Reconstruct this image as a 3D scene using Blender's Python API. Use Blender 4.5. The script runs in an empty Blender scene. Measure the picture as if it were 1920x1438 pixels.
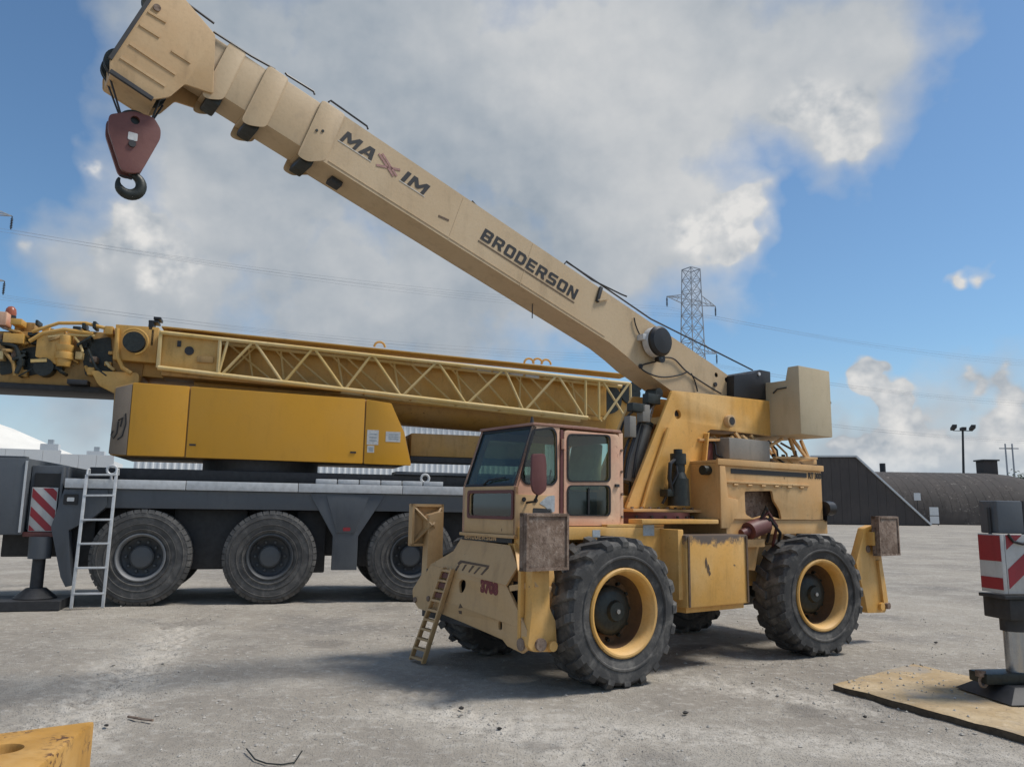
import bpy, bmesh, math, random
from mathutils import Vector, Matrix, noise
from mathutils.geometry import tessellate_polygon
random.seed(7)
S = bpy.context.scene
COL = S.collection
PI = math.pi

# ------------------------------------------------------------------ camera
FPX, YH, CH, ROLL = 1474.5, 951.0, 1.6, 0.0146          # focal length and horizon in photo pixels, eye height, roll
PITCH = math.atan((YH - 719) / FPX)
cd = bpy.data.cameras.new('camera')
cam = bpy.data.objects.new('camera', cd)
COL.objects.link(cam)
cd.sensor_width = 36
cd.lens = FPX / 1920 * 36
cd.clip_start = 0.1
cd.clip_end = 8000
cam.matrix_world = Matrix.Translation((0, 0, CH)) @ Matrix.Rotation(PI / 2 + PITCH, 4, 'X') @ Matrix.Rotation(ROLL, 4, 'Z')
S.camera = cam

# ------------------------------------------------------------------ light
SUN_EL, SUN_AZ = math.radians(58), math.radians(86)       # azimuth from +Y (away from camera) towards +X (right)
sl = bpy.data.lights.new('sun', 'SUN')
sl.energy = 3.0
sl.angle = math.radians(14.0)
sl.color = (1.0, 0.95, 0.88)
sun = bpy.data.objects.new('sun', sl)
COL.objects.link(sun)
sdir = Vector((math.sin(SUN_AZ) * math.cos(SUN_EL), math.cos(SUN_AZ) * math.cos(SUN_EL), math.sin(SUN_EL)))
sun.rotation_euler = sdir.to_track_quat('Z', 'Y').to_euler()
S.view_settings.view_transform = 'Standard'
S.view_settings.look = 'None'
S.view_settings.gamma = 1
S.view_settings.use_curve_mapping = False
S.view_settings.exposure = 0.18
S.cycles.max_bounces = 5
S.cycles.diffuse_bounces = 3
S.cycles.glossy_bounces = 2
S.cycles.transparent_max_bounces = 6


def ray(px, py):
    a, b = (px - 960) / FPX, -(py - 719) / FPX
    a, b = a * math.cos(ROLL) - b * math.sin(ROLL), a * math.sin(ROLL) + b * math.cos(ROLL)
    c, s = math.cos(PITCH), math.sin(PITCH)
    return Vector((a, c - s * b, s + c * b))


def ground(px, py, z=0.0):
    r = ray(px, py)
    t = (z - CH) / r.z
    return Vector((0, 0, CH)) + r * t


def at_dist(px, py, d):
    r = ray(px, py)
    return Vector((0, 0, CH)) + r * (d / r.y)


# ------------------------------------------------------------------ sky
W = bpy.data.worlds.new('World')
S.world = W
W.cycles.sampling_method = 'MANUAL'
W.cycles.sample_map_resolution = 512
W.use_nodes = True
nt = W.node_tree
nt.nodes.clear()


class N:
    """small node-building helper"""
    def __init__(s, tree): s.t = tree

    def new(s, kind, **kw):
        n = s.t.nodes.new(kind)
        for k, v in kw.items(): setattr(n, k, v)
        return n

    def link(s, a, b): s.t.links.new(a, b)

    def put(s, sock, v):
        if isinstance(v, bpy.types.NodeSocket): s.link(v, sock)
        else: sock.default_value = v

    def math(s, op, a, b=None, c=None, clamp=False):
        n = s.new('ShaderNodeMath', operation=op, use_clamp=clamp)
        s.put(n.inputs[0], a)
        if b is not None: s.put(n.inputs[1], b)
        if c is not None: s.put(n.inputs[2], c)
        return n.outputs[0]

    def vmath(s, op, a, b=None):
        n = s.new('ShaderNodeVectorMath', operation=op)
        s.put(n.inputs[0], a)
        if b is not None: s.put(n.inputs[1], b)
        return n.outputs['Value'] if op in ('DOT_PRODUCT', 'LENGTH', 'DISTANCE') else n.outputs[0]

    def noise(s, vec, scale, detail=5, rough=0.55, dist=0.0):
        n = s.new('ShaderNodeTexNoise')
        s.put(n.inputs['Vector'], vec)
        n.inputs['Scale'].default_value = scale
        n.inputs['Detail'].default_value = detail
        n.inputs['Roughness'].default_value = rough
        n.inputs['Distortion'].default_value = dist
        return n.outputs['Fac']

    def ramp(s, v, lo, hi, a=0.0, b=1.0, smooth=True):
        n = s.new('ShaderNodeMapRange')
        n.interpolation_type = 'SMOOTHSTEP' if smooth else 'LINEAR'
        s.put(n.inputs['Value'], v)
        n.inputs['From Min'].default_value = lo
        n.inputs['From Max'].default_value = hi
        n.inputs['To Min'].default_value = a
        n.inputs['To Max'].default_value = b
        return n.outputs['Result']

    def mix(s, f, a, b, blend='MIX'):
        n = s.new('ShaderNodeMix', data_type='RGBA', blend_type=blend)
        s.put(n.inputs['Factor'], f)
        for sock, v in ((n.inputs['A'], a), (n.inputs['B'], b)):
            if isinstance(v, (tuple, list)): v = (*v[:3], 1)
            s.put(sock, v)
        return n.outputs['Result']

    def mapping(s, vec, scale=(1, 1, 1), loc=(0, 0, 0)):
        n = s.new('ShaderNodeMapping')
        s.put(n.inputs['Vector'], vec)
        n.inputs['Scale'].default_value = scale
        n.inputs['Location'].default_value = loc
        return n.outputs[0]


n = N(nt)
tc = n.new('ShaderNodeTexCoord')
d = n.vmath('NORMALIZE', tc.outputs['Generated'])
sky = n.new('ShaderNodeTexSky', sky_type='NISHITA')
sky.sun_disc = False
sky.sun_elevation = SUN_EL
sky.sun_rotation = SUN_AZ
sky.air_density = 1.0
sky.dust_density = 0.6
sky.ozone_density = 1.6
# clouds: banks placed by direction, broken up by fractal noise; elsewhere scattered cumulus of the same kind
n1 = n.noise(d, 4.6, 4, 0.58, 0.0)
n2 = n.noise(n.mapping(d, (1, 1, 1.5), (3.1, 1.7, 0.4)), 15.0, 6, 0.64)
n3 = n.noise(n.mapping(d, (1, 1, 1.6), (7.7, 2.2, 5.1)), 2.1, 3, 0.5)
banks = [  # soft grey layer: photo px of the bank's centre, radius in px, weight
    (470, 330, 270, 1.0), (740, 190, 300, 1.1), (1040, 230, 270, 1.1), (1170, 380, 230, 1.15), (600, 560, 230, .95),
    (840, 520, 240, 1.0), (420, 110, 210, .9), (1260, 110, 250, 1.05), (1520, 110, 210, .95), (290, 480, 200, .95),
    (1290, 420, 130, 1.0), (1000, 600, 110, .7), (330, 640, 160, .8), (1700, 60, 120, .6),
    (1800, 900, 190, .85), (1660, 850, 130, .85), (1890, 800, 120, .7), (220, 300, 120, .8), (180, 690, 170, .6)]
puffs = [  # crisp sunlit cumulus
    (260, 425, 66, .75), (315, 480, 66, .8), (290, 545, 40, .7), (150, 275, 36, .7), (1300, 430, 70, .6), (1350, 400, 50, .6), (1375, 455, 45, .65), (1320, 480, 45, .55), (1560, 220, 80, .6),
    (1640, 705, 32, .95), (1668, 740, 42, .95), (1690, 785, 55, .95), (1720, 840, 75, .9), (1660, 850, 60, .8), (1862, 705, 32, .9), (1885, 745, 48, .9), (1920, 800, 80, .85), (1605, 805, 26, .8),
    (1815, 520, 22, .58), (1850, 511, 26, .60), (60, 470, 30, .5)]
bright = [(1320, 380, 240, .9), (1120, 120, 280, .6), (1520, 140, 230, .85), (950, 40, 240, .6), (760, 480, 200, .25), (280, 440, 170, .75), (1000, 600, 120, .5), (560, 90, 180, .35), (1720, 800, 170, .5), (1835, 512, 90, .9), (145, 275, 90, .6)]


def warp_noise(scale, amp, off):
    w = n.new('ShaderNodeTexNoise')
    n.link(n.mapping(d, (1, 1, 1), off), w.inputs['Vector'])
    w.inputs['Scale'].default_value = scale
    w.inputs['Detail'].default_value = 2.0
    sc = n.new('ShaderNodeVectorMath', operation='SCALE')
    n.link(n.vmath('SUBTRACT', w.outputs['Color'], (0.5, 0.5, 0.5)), sc.inputs[0])
    sc.inputs['Scale'].default_value = amp
    return sc.outputs[0]


dw = n.vmath('ADD', d, n.vmath('ADD', warp_noise(7.0, 0.13, (0, 0, 0)), warp_noise(22.0, 0.075, (4, 2, 6))))


def spread(lst, lo, hi):
    acc = None
    for (px, py, r, w) in lst:
        c = ray(px, py).normalized()
        dist = n.vmath('DISTANCE', dw, tuple(c))
        v = n.ramp(dist, r / FPX * hi, r / FPX * lo, 0.0, w)
        acc = v if acc is None else n.math('MAXIMUM', acc, v)
    return acc


# away from the photographed part of the sky: scattered clouds of the same two kinds
fwd = n.vmath('DOT_PRODUCT', d, tuple(ray(960, 600).normalized()))
outside = n.ramp(fwd, 0.84, 0.70)
scat = n.math('MULTIPLY', n.ramp(n3, 0.46, 0.62, 0, 0.95), outside)
soft = n.math('MAXIMUM', spread(banks, 0.2, 1.5), scat)
puff = n.math('MAXIMUM', spread(puffs, 0.15, 1.5), n.math('MULTIPLY', n.ramp(n3, 0.56, 0.68, 0, 0.9), outside))
n4 = n.noise(n.mapping(d, (1, 1, 1.15), (2.7, 0.3, 8.8)), 20.0, 4, 0.60)
crisp = n.ramp(puff, 0.20, 0.6)
wob = n.math('ADD', n.math('MULTIPLY_ADD', n1, 1.15, -0.52), n.math('MULTIPLY', n.math('SUBTRACT', n4, 0.5), n.math('MULTIPLY_ADD', crisp, 0.45, 0.40)))
dens = n.math('ADD', n.math('MAXIMUM', soft, puff), wob)
# sunlit cumulus end crisply, the grey layer fades out
mask = n.math('DIVIDE', n.math('SUBTRACT', dens, 0.24), n.math('MULTIPLY_ADD', crisp, -0.34, 0.62), clamp=True)
shade_n = n.noise(n.mapping(d, (1, 1, 1.4), (1.3, 4.2, 2.5)), 4.2, 3, 0.55)
up = n.vmath('DOT_PRODUCT', d, (0, 0, 1))
n5 = n.noise(n.mapping(d, (1, 1, 1.15), (2.708, 0.3, 8.818)), 20.0, 3, 0.60)     # the same billows a little nearer the sun: shaded hollows
rel = n.math('MULTIPLY', n.math('SUBTRACT', n4, n5), 1.7)
edge = n.ramp(dens, 0.85, 0.35, 0.0, 0.14)
lit = n.math('ADD', n.math('MULTIPLY_ADD', n.ramp(shade_n, 0.32, 0.70), 0.30, 0.02), n.math('MULTIPLY', n.ramp(n.math('ADD', puff, n.math('MULTIPLY', wob, 0.5)), 0.20, 1.0), 0.40))
lit = n.math('ADD', lit, n.math('MULTIPLY', n.math('MAXIMUM', spread(bright, 0.1, 1.6), n.math('MULTIPLY', n3, outside)), 0.55))
lit = n.math('ADD', n.math('ADD', lit, edge), n.math('MULTIPLY', rel, n.math('MULTIPLY_ADD', crisp, 0.9, 0.18)), clamp=True)
cl_col = n.mix(lit, (2.0, 2.42, 2.9), (5.3, 5.25, 5.15))
skyc = n.mix(1.0, sky.outputs[0], (0.64, 0.80, 0.88), 'MULTIPLY')
hor = n.ramp(up, 0.0, 0.20, 0.75, 0.0)
haze_c = (3.7, 4.5, 5.2)
skyc = n.mix(hor, skyc, haze_c)
out_c = n.mix(mask, skyc, cl_col)
out_c = n.mix(n.ramp(up, -0.02, 0.09, 0.75, 0.0), out_c, haze_c)
bg = n.new('ShaderNodeBackground')
bg.inputs['Strength'].default_value = 0.125
n.link(out_c, bg.inputs['Color'])
wo = n.new('ShaderNodeOutputWorld')
n.link(bg.outputs[0], wo.inputs['Surface'])


# ------------------------------------------------------------------ materials
def base_mat(name):
    m = bpy.data.materials.new(name)
    m.use_nodes = True
    t = m.node_tree
    bs = t.nodes['Principled BSDF']
    nn = N(t)
    co = nn.new('ShaderNodeTexCoord').outputs['Object']
    return m, nn, bs, co


def paint(name, col, fade=None, rust=0.25, grime=0.35, rough=0.5, scale=1.0, chip=(0.10, 0.045, 0.022), metal=0.0, worn_z=None):
    """old machine paint: faded patches, vertical grime streaks, rust chips"""
    m, k, bs, co = base_mat(name)
    fade = fade or tuple(min(1, c * 0.8 + 0.07) for c in col)
    big = k.noise(co, 1.3 * scale, 4, 0.6)
    c = k.mix(k.ramp(big, 0.35, 0.7), col, fade)
    streak = k.noise(k.mapping(co, (3.4 * scale, 3.4 * scale, 0.8 * scale)), 2.2, 4, 0.6)
    dark = (col[0] * 0.46, col[1] * 0.44, col[2] * 0.42)
    c = k.mix(k.math('MULTIPLY', k.ramp(streak, 0.50, 0.78), grime * 0.75), c, dark)
    blot = k.noise(k.mapping(co, (1, 1, 1), (8, 3, 1)), 4.2 * scale, 6, 0.7)
    c = k.mix(k.math('MULTIPLY', k.ramp(blot, 0.55, 0.72), grime * 0.55), c, (col[0] * 0.55 + 0.03, col[1] * 0.55 + 0.028, col[2] * 0.6 + 0.026))
    fine = k.noise(co, 38 * scale, 3, 0.6)
    c = k.mix(k.math('MULTIPLY', k.ramp(fine, 0.45, 0.8), grime * 0.45), c, tuple(x * 0.6 for x in col))
    sp = k.noise(co, 11 * scale, 7, 0.72)
    area = k.noise(k.mapping(co, (1, 1, 1), (5, 2, 8)), 1.9 * scale, 3, 0.5)
    rm = k.math('MULTIPLY', k.ramp(sp, 0.71 - 0.12 * rust, 0.76 - 0.12 * rust), k.ramp(area, 0.44, 0.60), clamp=True)
    if worn_z:
        sx = k.new('ShaderNodeSeparateXYZ')
        k.link(co, sx.inputs[0])
        z = k.math('ADD', sx.outputs[2], k.math('MULTIPLY_ADD', k.noise(co, 7, 6, 0.65), 0.30, -0.15))
        rm = k.math('MAXIMUM', rm, k.ramp(z, worn_z[0], worn_z[1]))
    c = k.mix(rm, c, chip)
    k.link(c, bs.inputs['Base Color'])
    k.link(k.ramp(big, 0.3, 0.7, rough - 0.07, rough + 0.12), bs.inputs['Roughness'])
    bs.inputs['Metallic'].default_value = metal
    bp = k.new('ShaderNodeBump')
    bp.inputs['Strength'].default_value = 0.12
    bp.inputs['Distance'].default_value = 0.01
    k.link(k.math('ADD', k.noise(co, 24 * scale, 4, 0.6), k.math('MULTIPLY', rm, -0.8)), bp.inputs['Height'])
    k.link(bp.outputs[0], bs.inputs['Normal'])
    return m


def plain(name, col, rough=0.6, metal=0.0, var=0.25, scale=12, bump=0.0):
    m, k, bs, co = base_mat(name)
    v = k.noise(co, scale, 5, 0.6)
    c = k.mix(k.ramp(v, 0.3, 0.75), col, tuple(x * (1 - var) for x in col))
    k.link(c, bs.inputs['Base Color'])
    bs.inputs['Roughness'].default_value = rough
    bs.inputs['Metallic'].default_value = metal
    if bump:
        bp = k.new('ShaderNodeBump')
        bp.inputs['Strength'].default_value = bump
        bp.inputs['Distance'].default_value = 0.02
        k.link(v, bp.inputs['Height'])
        k.link(bp.outputs[0], bs.inputs['Normal'])
    return m


def rubber(name, col, dust, dustamt):
    m, k, bs, co = base_mat(name)
    v = k.noise(co, 5, 7, 0.68, 0.5)
    f = k.noise(co, 40, 4, 0.6)
    c = k.mix(k.math('MULTIPLY', k.ramp(v, 0.42, 0.72), dustamt), col, dust)
    c = k.mix(k.math('MULTIPLY', k.ramp(f, 0.5, 0.8), 0.3), c, tuple(x * 0.6 for x in col))
    k.link(c, bs.inputs['Base Color'])
    bs.inputs['Roughness'].default_value = 0.85
    bp = k.new('ShaderNodeBump')
    bp.inputs['Strength'].default_value = 0.3
    bp.inputs['Distance'].default_value = 0.01
    k.link(f, bp.inputs['Height'])
    k.link(bp.outputs[0], bs.inputs['Normal'])
    return m


def rusty(name):
    m, k, bs, co = base_mat(name)
    a = k.noise(co, 5, 7, 0.72)
    b = k.noise(k.mapping(co, (1, 1, 1), (3, 9, 2)), 19, 5, 0.7)
    c = k.mix(k.ramp(a, 0.36, 0.66), (0.15, 0.098, 0.068), (0.29, 0.215, 0.165))
    c = k.mix(k.math('MULTIPLY', k.ramp(b, 0.52, 0.70), 0.7), c, (0.38, 0.305, 0.245))
    c = k.mix(k.math('MULTIPLY', k.ramp(b, 0.46, 0.34), 0.7), c, (0.085, 0.05, 0.034))
    k.link(c, bs.inputs['Base Color'])
    bs.inputs['Roughness'].default_value = 0.9
    bp = k.new('ShaderNodeBump')
    bp.inputs['Strength'].default_value = 0.6
    bp.inputs['Distance'].default_value = 0.015
    k.link(k.math('ADD', a, b), bp.inputs['Height'])
    k.link(bp.outputs[0], bs.inputs['Normal'])
    return m


def glass(name, tint, clear=0.45, gloss=1.6):
    m, k, bs, co = base_mat(name)
    t = m.node_tree
    gl = k.new('ShaderNodeBsdfGlossy')
    gl.inputs['Roughness'].default_value = 0.06
    gl.inputs['Color'].default_value = (0.9, 0.95, 0.95, 1)
    tr = k.new('ShaderNodeBsdfTransparent')
    tr.inputs['Color'].default_value = (*tint, 1)
    df = k.new('ShaderNodeBsdfDiffuse')
    dv = k.noise(co, 6, 6, 0.65)
    k.link(k.mix(k.ramp(dv, 0.35, 0.7), (0.09, 0.11, 0.10), (0.16, 0.17, 0.15)), df.inputs['Color'])
    m1 = k.new('ShaderNodeMixShader')
    k.put(m1.inputs[0], 1 - clear)
    k.link(tr.outputs[0], m1.inputs[1]); k.link(df.outputs[0], m1.inputs[2])
    gm = k.new('ShaderNodeNewGeometry')
    fr = k.new('ShaderNodeFresnel')
    fr.inputs['IOR'].default_value = 1.5
    m2 = k.new('ShaderNodeMixShader')
    k.link(k.math('MULTIPLY', k.math('MULTIPLY', fr.outputs[0], gloss), k.math('SUBTRACT', 1.0, gm.outputs['Backfacing'])), m2.inputs[0])
    k.link(m1.outputs[0], m2.inputs[1]); k.link(gl.outputs[0], m2.inputs[2])
    k.link(m2.outputs[0], t.nodes['Material Output'].inputs['Surface'])
    return m


M = {}
M['tan'] = paint('faded_tan_paint', (0.53, 0.335, 0.155), (0.56, 0.385, 0.205), 0.45, 0.5, 0.55)
M['boom'] = paint('boom_tan_paint', (0.52, 0.375, 0.215), (0.55, 0.415, 0.255), 0.3, 0.45, 0.5)
M['yellow'] = paint('faded_yellow_paint', (0.68, 0.365, 0.085), (0.70, 0.44, 0.17), 0.6, 0.55, 0.5)
M['yellow_box'] = paint('worn_yellow_paint', (0.68, 0.365, 0.085), (0.70, 0.44, 0.17), 0.6, 0.55, 0.5, worn_z=(1.24, 1.30), chip=(0.11, 0.08, 0.06))
M['hood'] = paint('hood_tan_paint', (0.62, 0.35, 0.13), (0.64, 0.42, 0.20), 0.7, 0.55, 0.55)
M['cw'] = paint('counterweight_paint', (0.48, 0.385, 0.24), (0.52, 0.43, 0.285), 0.05, 0.28, 0.55)
M['pink'] = paint('sun_bleached_red_paint', (0.66, 0.355, 0.235), (0.70, 0.47, 0.31), 0.8, 0.5, 0.6, chip=(0.17, 0.045, 0.03))
M['maroon'] = paint('maroon_paint', (0.115, 0.032, 0.03), (0.15, 0.055, 0.045), 0.4, 0.4, 0.5)
M['block'] = paint('hook_block_paint', (0.16, 0.055, 0.045), (0.20, 0.085, 0.07), 0.5, 0.5, 0.5)
M['rust'] = rusty('rusty_steel')
M['orange'] = paint('amber_yellow_paint', (0.68, 0.325, 0.018), (0.66, 0.325, 0.03), 0.0, 0.16, 0.4)
M['amber2'] = paint('worn_amber_paint', (0.62, 0.335, 0.065), (0.63, 0.39, 0.13), 0.5, 0.6, 0.5)
M['brown'] = paint('grimy_amber_paint', (0.44, 0.25, 0.065), (0.40, 0.25, 0.10), 0.6, 0.8, 0.55)
M['greyblue'] = paint('slate_grey_paint', (0.082, 0.092, 0.105), (0.105, 0.115, 0.125), 0.15, 0.4, 0.5)
M['jibpaint'] = paint('pale_amber_jib_paint', (0.64, 0.44, 0.15), (0.66, 0.50, 0.25), 0.3, 0.4, 0.5)
M['dark'] = plain('dark_steel', (0.036, 0.036, 0.038), 0.6, 0.0, 0.4)
M['black'] = plain('black_plastic', (0.013, 0.013, 0.015), 0.45, 0.0, 0.3)
M['grease'] = plain('greasy_cast_iron', (0.03, 0.035, 0.03), 0.45, 0.2, 0.5, 20, 0.2)
M['alu'] = plain('dull_aluminium', (0.62, 0.63, 0.63), 0.5, 0.15, 0.2)
M['chrome'] = plain('steel_rod', (0.45, 0.46, 0.47), 0.25, 0.8, 0.15)
M['cyl'] = paint('grey_cylinder_paint', (0.20, 0.19, 0.165), (0.26, 0.24, 0.21), 0.3, 0.5, 0.5)
M['tyre'] = rubber('tyre_rubber', (0.05, 0.049, 0.048), (0.19, 0.178, 0.16), 0.8)
M['tyre2'] = rubber('dusty_tyre_rubber', (0.075, 0.073, 0.070), (0.185, 0.175, 0.162), 0.8)
M['glass'] = glass('tinted_glass', (0.66, 0.76, 0.70), 0.95)
M['glass_ws'] = glass('windscreen_glass', (0.62, 0.70, 0.64), 0.84, 0.9)
M['rimdirt_shade'] = paint('dirty_shaded_rim_paint', (0.17, 0.085, 0.03), (0.10, 0.052, 0.024), 0.9, 0.8, 0.7, scale=2)  # dirt plus the shade inside the rim, both in this brown
M['glass_clear'] = glass('clear_glass', (0.6, 0.65, 0.63), 0.97)
M['seat'] = plain('olive_vinyl', (0.40, 0.38, 0.20), 0.6)
M['white'] = plain('white_paint', (0.72, 0.72, 0.70), 0.6, 0, 0.12)
M['decal_dark'] = plain('dark_decal', (0.02, 0.018, 0.018), 0.5, 0, 0.3, 30)
M['decal_white'] = plain('white_decal', (0.65, 0.65, 0.63), 0.5, 0, 0.25, 30)
M['decal_red'] = plain('faded_red_decal', (0.42, 0.22, 0.19), 0.5, 0, 0.3, 30)
M['red_num'] = plain('red_stencil_paint', (0.20, 0.035, 0.035), 0.6, 0, 0.4, 40)
M['decal_brown'] = plain('brown_scratch', (0.14, 0.09, 0.055), 0.7, 0, 0.4, 30)
M['red'] = paint('red_reflective_sheet', (0.30, 0.022, 0.032), (0.26, 0.035, 0.04), 0.0, 0.4, 0.5)
M['hazwhite'] = paint('dirty_white_sheet', (0.50, 0.50, 0.485), (0.43, 0.425, 0.41), 0.1, 0.5, 0.5)
M['beacon'] = plain('amber_lens', (0.35, 0.10, 0.05), 0.3)
M['rope'] = plain('wire_rope', (0.05, 0.05, 0.055), 0.6, 0.3, 0.3, 60)
M['sticker'] = plain('pale_sticker', (0.42, 0.46, 0.48), 0.5, 0, 0.3, 30)


# ------------------------------------------------------------------ mesh builder
class MB:
    def __init__(s): s.v, s.f = [], []

    def add(s, vs, fs):
        o = len(s.v)
        s.v += [tuple(q) for q in vs]
        s.f += [tuple(i + o for i in f) for f in fs]
        return s

    def box(s, x0, x1, y0, y1, z0, z1):
        vs = [(x, y, z) for x in (x0, x1) for y in (y0, y1) for z in (z0, z1)]
        return s.add(vs, [(0, 1, 3, 2), (4, 6, 7, 5), (0, 4, 5, 1), (2, 3, 7, 6), (0, 2, 6, 4), (1, 5, 7, 3)])

    def hexa(s, bot, top):
        """box from 4 bottom and 4 top corners"""
        return s.add(list(bot) + list(top), [(3, 2, 1, 0), (4, 5, 6, 7)] + [(i, (i + 1) % 4, 4 + (i + 1) % 4, 4 + i) for i in range(4)])

    def prism(s, poly, d0, d1, plane='y', holes=()):
        def P(u, v, d): return (u, d, v) if plane == 'y' else ((d, u, v) if plane == 'x' else (u, v, d))
        loops = [list(poly)] + [list(h) for h in holes]
        flat = [q for l in loops for q in l]
        tris = tessellate_polygon([[Vector((u, v, 0)) for u, v in l] for l in loops])
        m = len(flat)
        vs = [P(u, v, d0) for u, v in flat] + [P(u, v, d1) for u, v in flat]
        if holes: fs = [tuple(t) for t in tris] + [tuple(i + m for i in reversed(t)) for t in tris]
        else: fs = [tuple(range(m)), tuple(range(2 * m - 1, m - 1, -1))]
        o = 0
        for l in loops:
            k = len(l)
            fs += [(o + i, o + (i + 1) % k, m + o + (i + 1) % k, m + o + i) for i in range(k)]
            o += k
        return s.add(vs, fs)

    def cyl(s, p0, p1, r0, r1=None, n=16, caps=True):
        p0, p1 = Vector(p0), Vector(p1)
        r1 = r0 if r1 is None else r1
        ax = (p1 - p0).normalized()
        u = ax.orthogonal().normalized()
        w = ax.cross(u)
        vs = []
        for p, r in ((p0, r0), (p1, r1)):
            vs += [p + (u * math.cos(2 * PI * i / n) + w * math.sin(2 * PI * i / n)) * r for i in range(n)]
        fs = [(i, (i + 1) % n, n + (i + 1) % n, n + i) for i in range(n)]
        if caps: fs += [tuple(range(n - 1, -1, -1)), tuple(range(n, 2 * n))]
        return s.add(vs, fs)

    def bar(s, p0, p1, w, h=None, up=(0, 0, 1)):
        p0, p1 = Vector(p0), Vector(p1)
        h = h or w
        ax = (p1 - p0).normalized()
        up = Vector(up)
        if abs(ax.dot(up)) > 0.98: up = Vector((1, 0, 0))
        u = ax.cross(up).normalized() * w / 2
        v = u.cross(ax).normalized() * h / 2
        return s.hexa([p0 - u - v, p0 + u - v, p1 + u - v, p1 - u - v], [p0 - u + v, p0 + u + v, p1 + u + v, p1 - u + v])

    def tube(s, pts, r, n=8):
        pts = [Vector(p) for p in pts]
        rings = []
        u = None
        for i, p in enumerate(pts):
            t = (pts[min(i + 1, len(pts) - 1)] - pts[max(i - 1, 0)]).normalized()
            u = t.orthogonal().normalized() if u is None else (u - t * u.dot(t)).normalized()
            w = t.cross(u)
            rings.append([p + (u * math.cos(2 * PI * j / n) + w * math.sin(2 * PI * j / n)) * r for j in range(n)])
        vs = [q for ring in rings for q in ring]
        fs = [(i * n + j, i * n + (j + 1) % n, (i + 1) * n + (j + 1) % n, (i + 1) * n + j) for i in range(len(pts) - 1) for j in range(n)]
        fs += [tuple(range(n - 1, -1, -1)), tuple(range((len(pts) - 1) * n, len(pts) * n))]
        return s.add(vs, fs)

    def lathe(s, prof, o, n=48, closed=False, cap=True):
        """profile (r, h) turned about an axis along +y through o"""
        o = Vector(o)
        vs = []
        for r, h in prof:
            vs += [o + Vector((r * math.cos(2 * PI * i / n), h, r * math.sin(2 * PI * i / n))) for i in range(n)]
        k = len(prof)
        fs = []
        for a in range(k if closed else k - 1):
            b = (a + 1) % k
            fs += [(a * n + i, a * n + (i + 1) % n, b * n + (i + 1) % n, b * n + i) for i in range(n)]
        if not closed:
            if cap and prof[0][0] > 1e-4: fs.append(tuple(range(n)))
            if prof[-1][0] > 1e-4: fs.append(tuple(range((k - 1) * n, k * n)))
        return s.add(vs, fs)

    def obj(s, name, mat, parent=None, bevel=0.0, smooth=38, seg=2):
        me = bpy.data.meshes.new(name)
        me.from_pydata(s.v, [], s.f)
        bm = bmesh.new()
        bm.from_mesh(me)
        bmesh.ops.remove_doubles(bm, verts=bm.verts, dist=1e-5)
        bmesh.ops.recalc_face_normals(bm, faces=bm.faces)
        if bevel:
            es = [e for e in bm.edges if len(e.link_faces) == 2 and e.calc_face_angle(0) > math.radians(28)]
            bmesh.ops.bevel(bm, geom=es, offset=bevel, segments=seg, affect='EDGES', profile=0.6, clamp_overlap=True)
        bm.to_mesh(me)
        bm.free()
        me.materials.append(M[mat] if isinstance(mat, str) else mat)
        if bevel: smooth = min(smooth, 27)
        if smooth:
            me.polygons.foreach_set('use_smooth', [True] * len(me.polygons))
            me.set_sharp_from_angle(angle=math.radians(smooth))
        o = bpy.data.objects.new(name, me)
        COL.objects.link(o)
        o.parent = parent
        return o


def tag(o, label=None, cat=None, group=None, kind=None):
    for k, v in (('label', label), ('category', cat), ('group', group), ('kind', kind)):
        if v: o[k] = v
    return o


def thing(name, label, cat, loc=(0, 0, 0), rz=0.0, group=None):
    o = bpy.data.objects.new(name, None)
    o.empty_display_size = 0.3
    COL.objects.link(o)
    o.location = loc
    o.rotation_euler = (0, 0, rz)
    return tag(o, label, cat, group)


def copy_obj(o, parent, loc=None, rot=None):
    c = o.copy()
    COL.objects.link(c)
    c.parent = parent
    if loc is not None: c.location = loc
    if rot is not None: c.rotation_euler = rot
    return c


def copy_tree(o, parent, loc=None, rot=None):
    c = copy_obj(o, parent, loc, rot)
    for ch in [q for q in bpy.data.objects if q.parent == o]:
        copy_tree(ch, c)
    return c


def rrect(u0, u1, v0, v1, r, n=4):
    pts = []
    for cx, cy, a0 in ((u1 - r, v1 - r, 0), (u0 + r, v1 - r, 90), (u0 + r, v0 + r, 180), (u1 - r, v0 + r, 270)):
        for i in range(n + 1):
            a = math.radians(a0 + 90 * i / n)
            pts.append((cx + r * math.cos(a), cy + r * math.sin(a)))
    return pts


def rpoly(pts, r, n=3):
    """round the corners of a polygon"""
    out = []
    k = len(pts)
    for i in range(k):
        p, a, b = Vector(pts[i]), Vector(pts[i - 1]), Vector(pts[(i + 1) % k])
        da, db = (a - p), (b - p)
        ra = min(r, da.length * 0.45); rb = min(r, db.length * 0.45)
        q0, q1 = p + da.normalized() * ra, p + db.normalized() * rb
        for j in range(n + 1):
            t = j / n
            out.append(tuple(q0 * (1 - t) ** 2 + p * 2 * t * (1 - t) + q1 * t * t))
    return out


def circ(cu, cv, r, n=16):
    return [(cu + r * math.cos(2 * PI * i / n), cv + r * math.sin(2 * PI * i / n)) for i in range(n)]


def inset(poly, d):
    """shrink a polygon towards its centroid by roughly d"""
    cx = sum(p[0] for p in poly) / len(poly); cy = sum(p[1] for p in poly) / len(poly)
    out = []
    for x, y in poly:
        l = math.hypot(x - cx, y - cy)
        out.append((cx + (x - cx) * (1 - d / l), cy + (y - cy) * (1 - d / l)))
    return out


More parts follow.
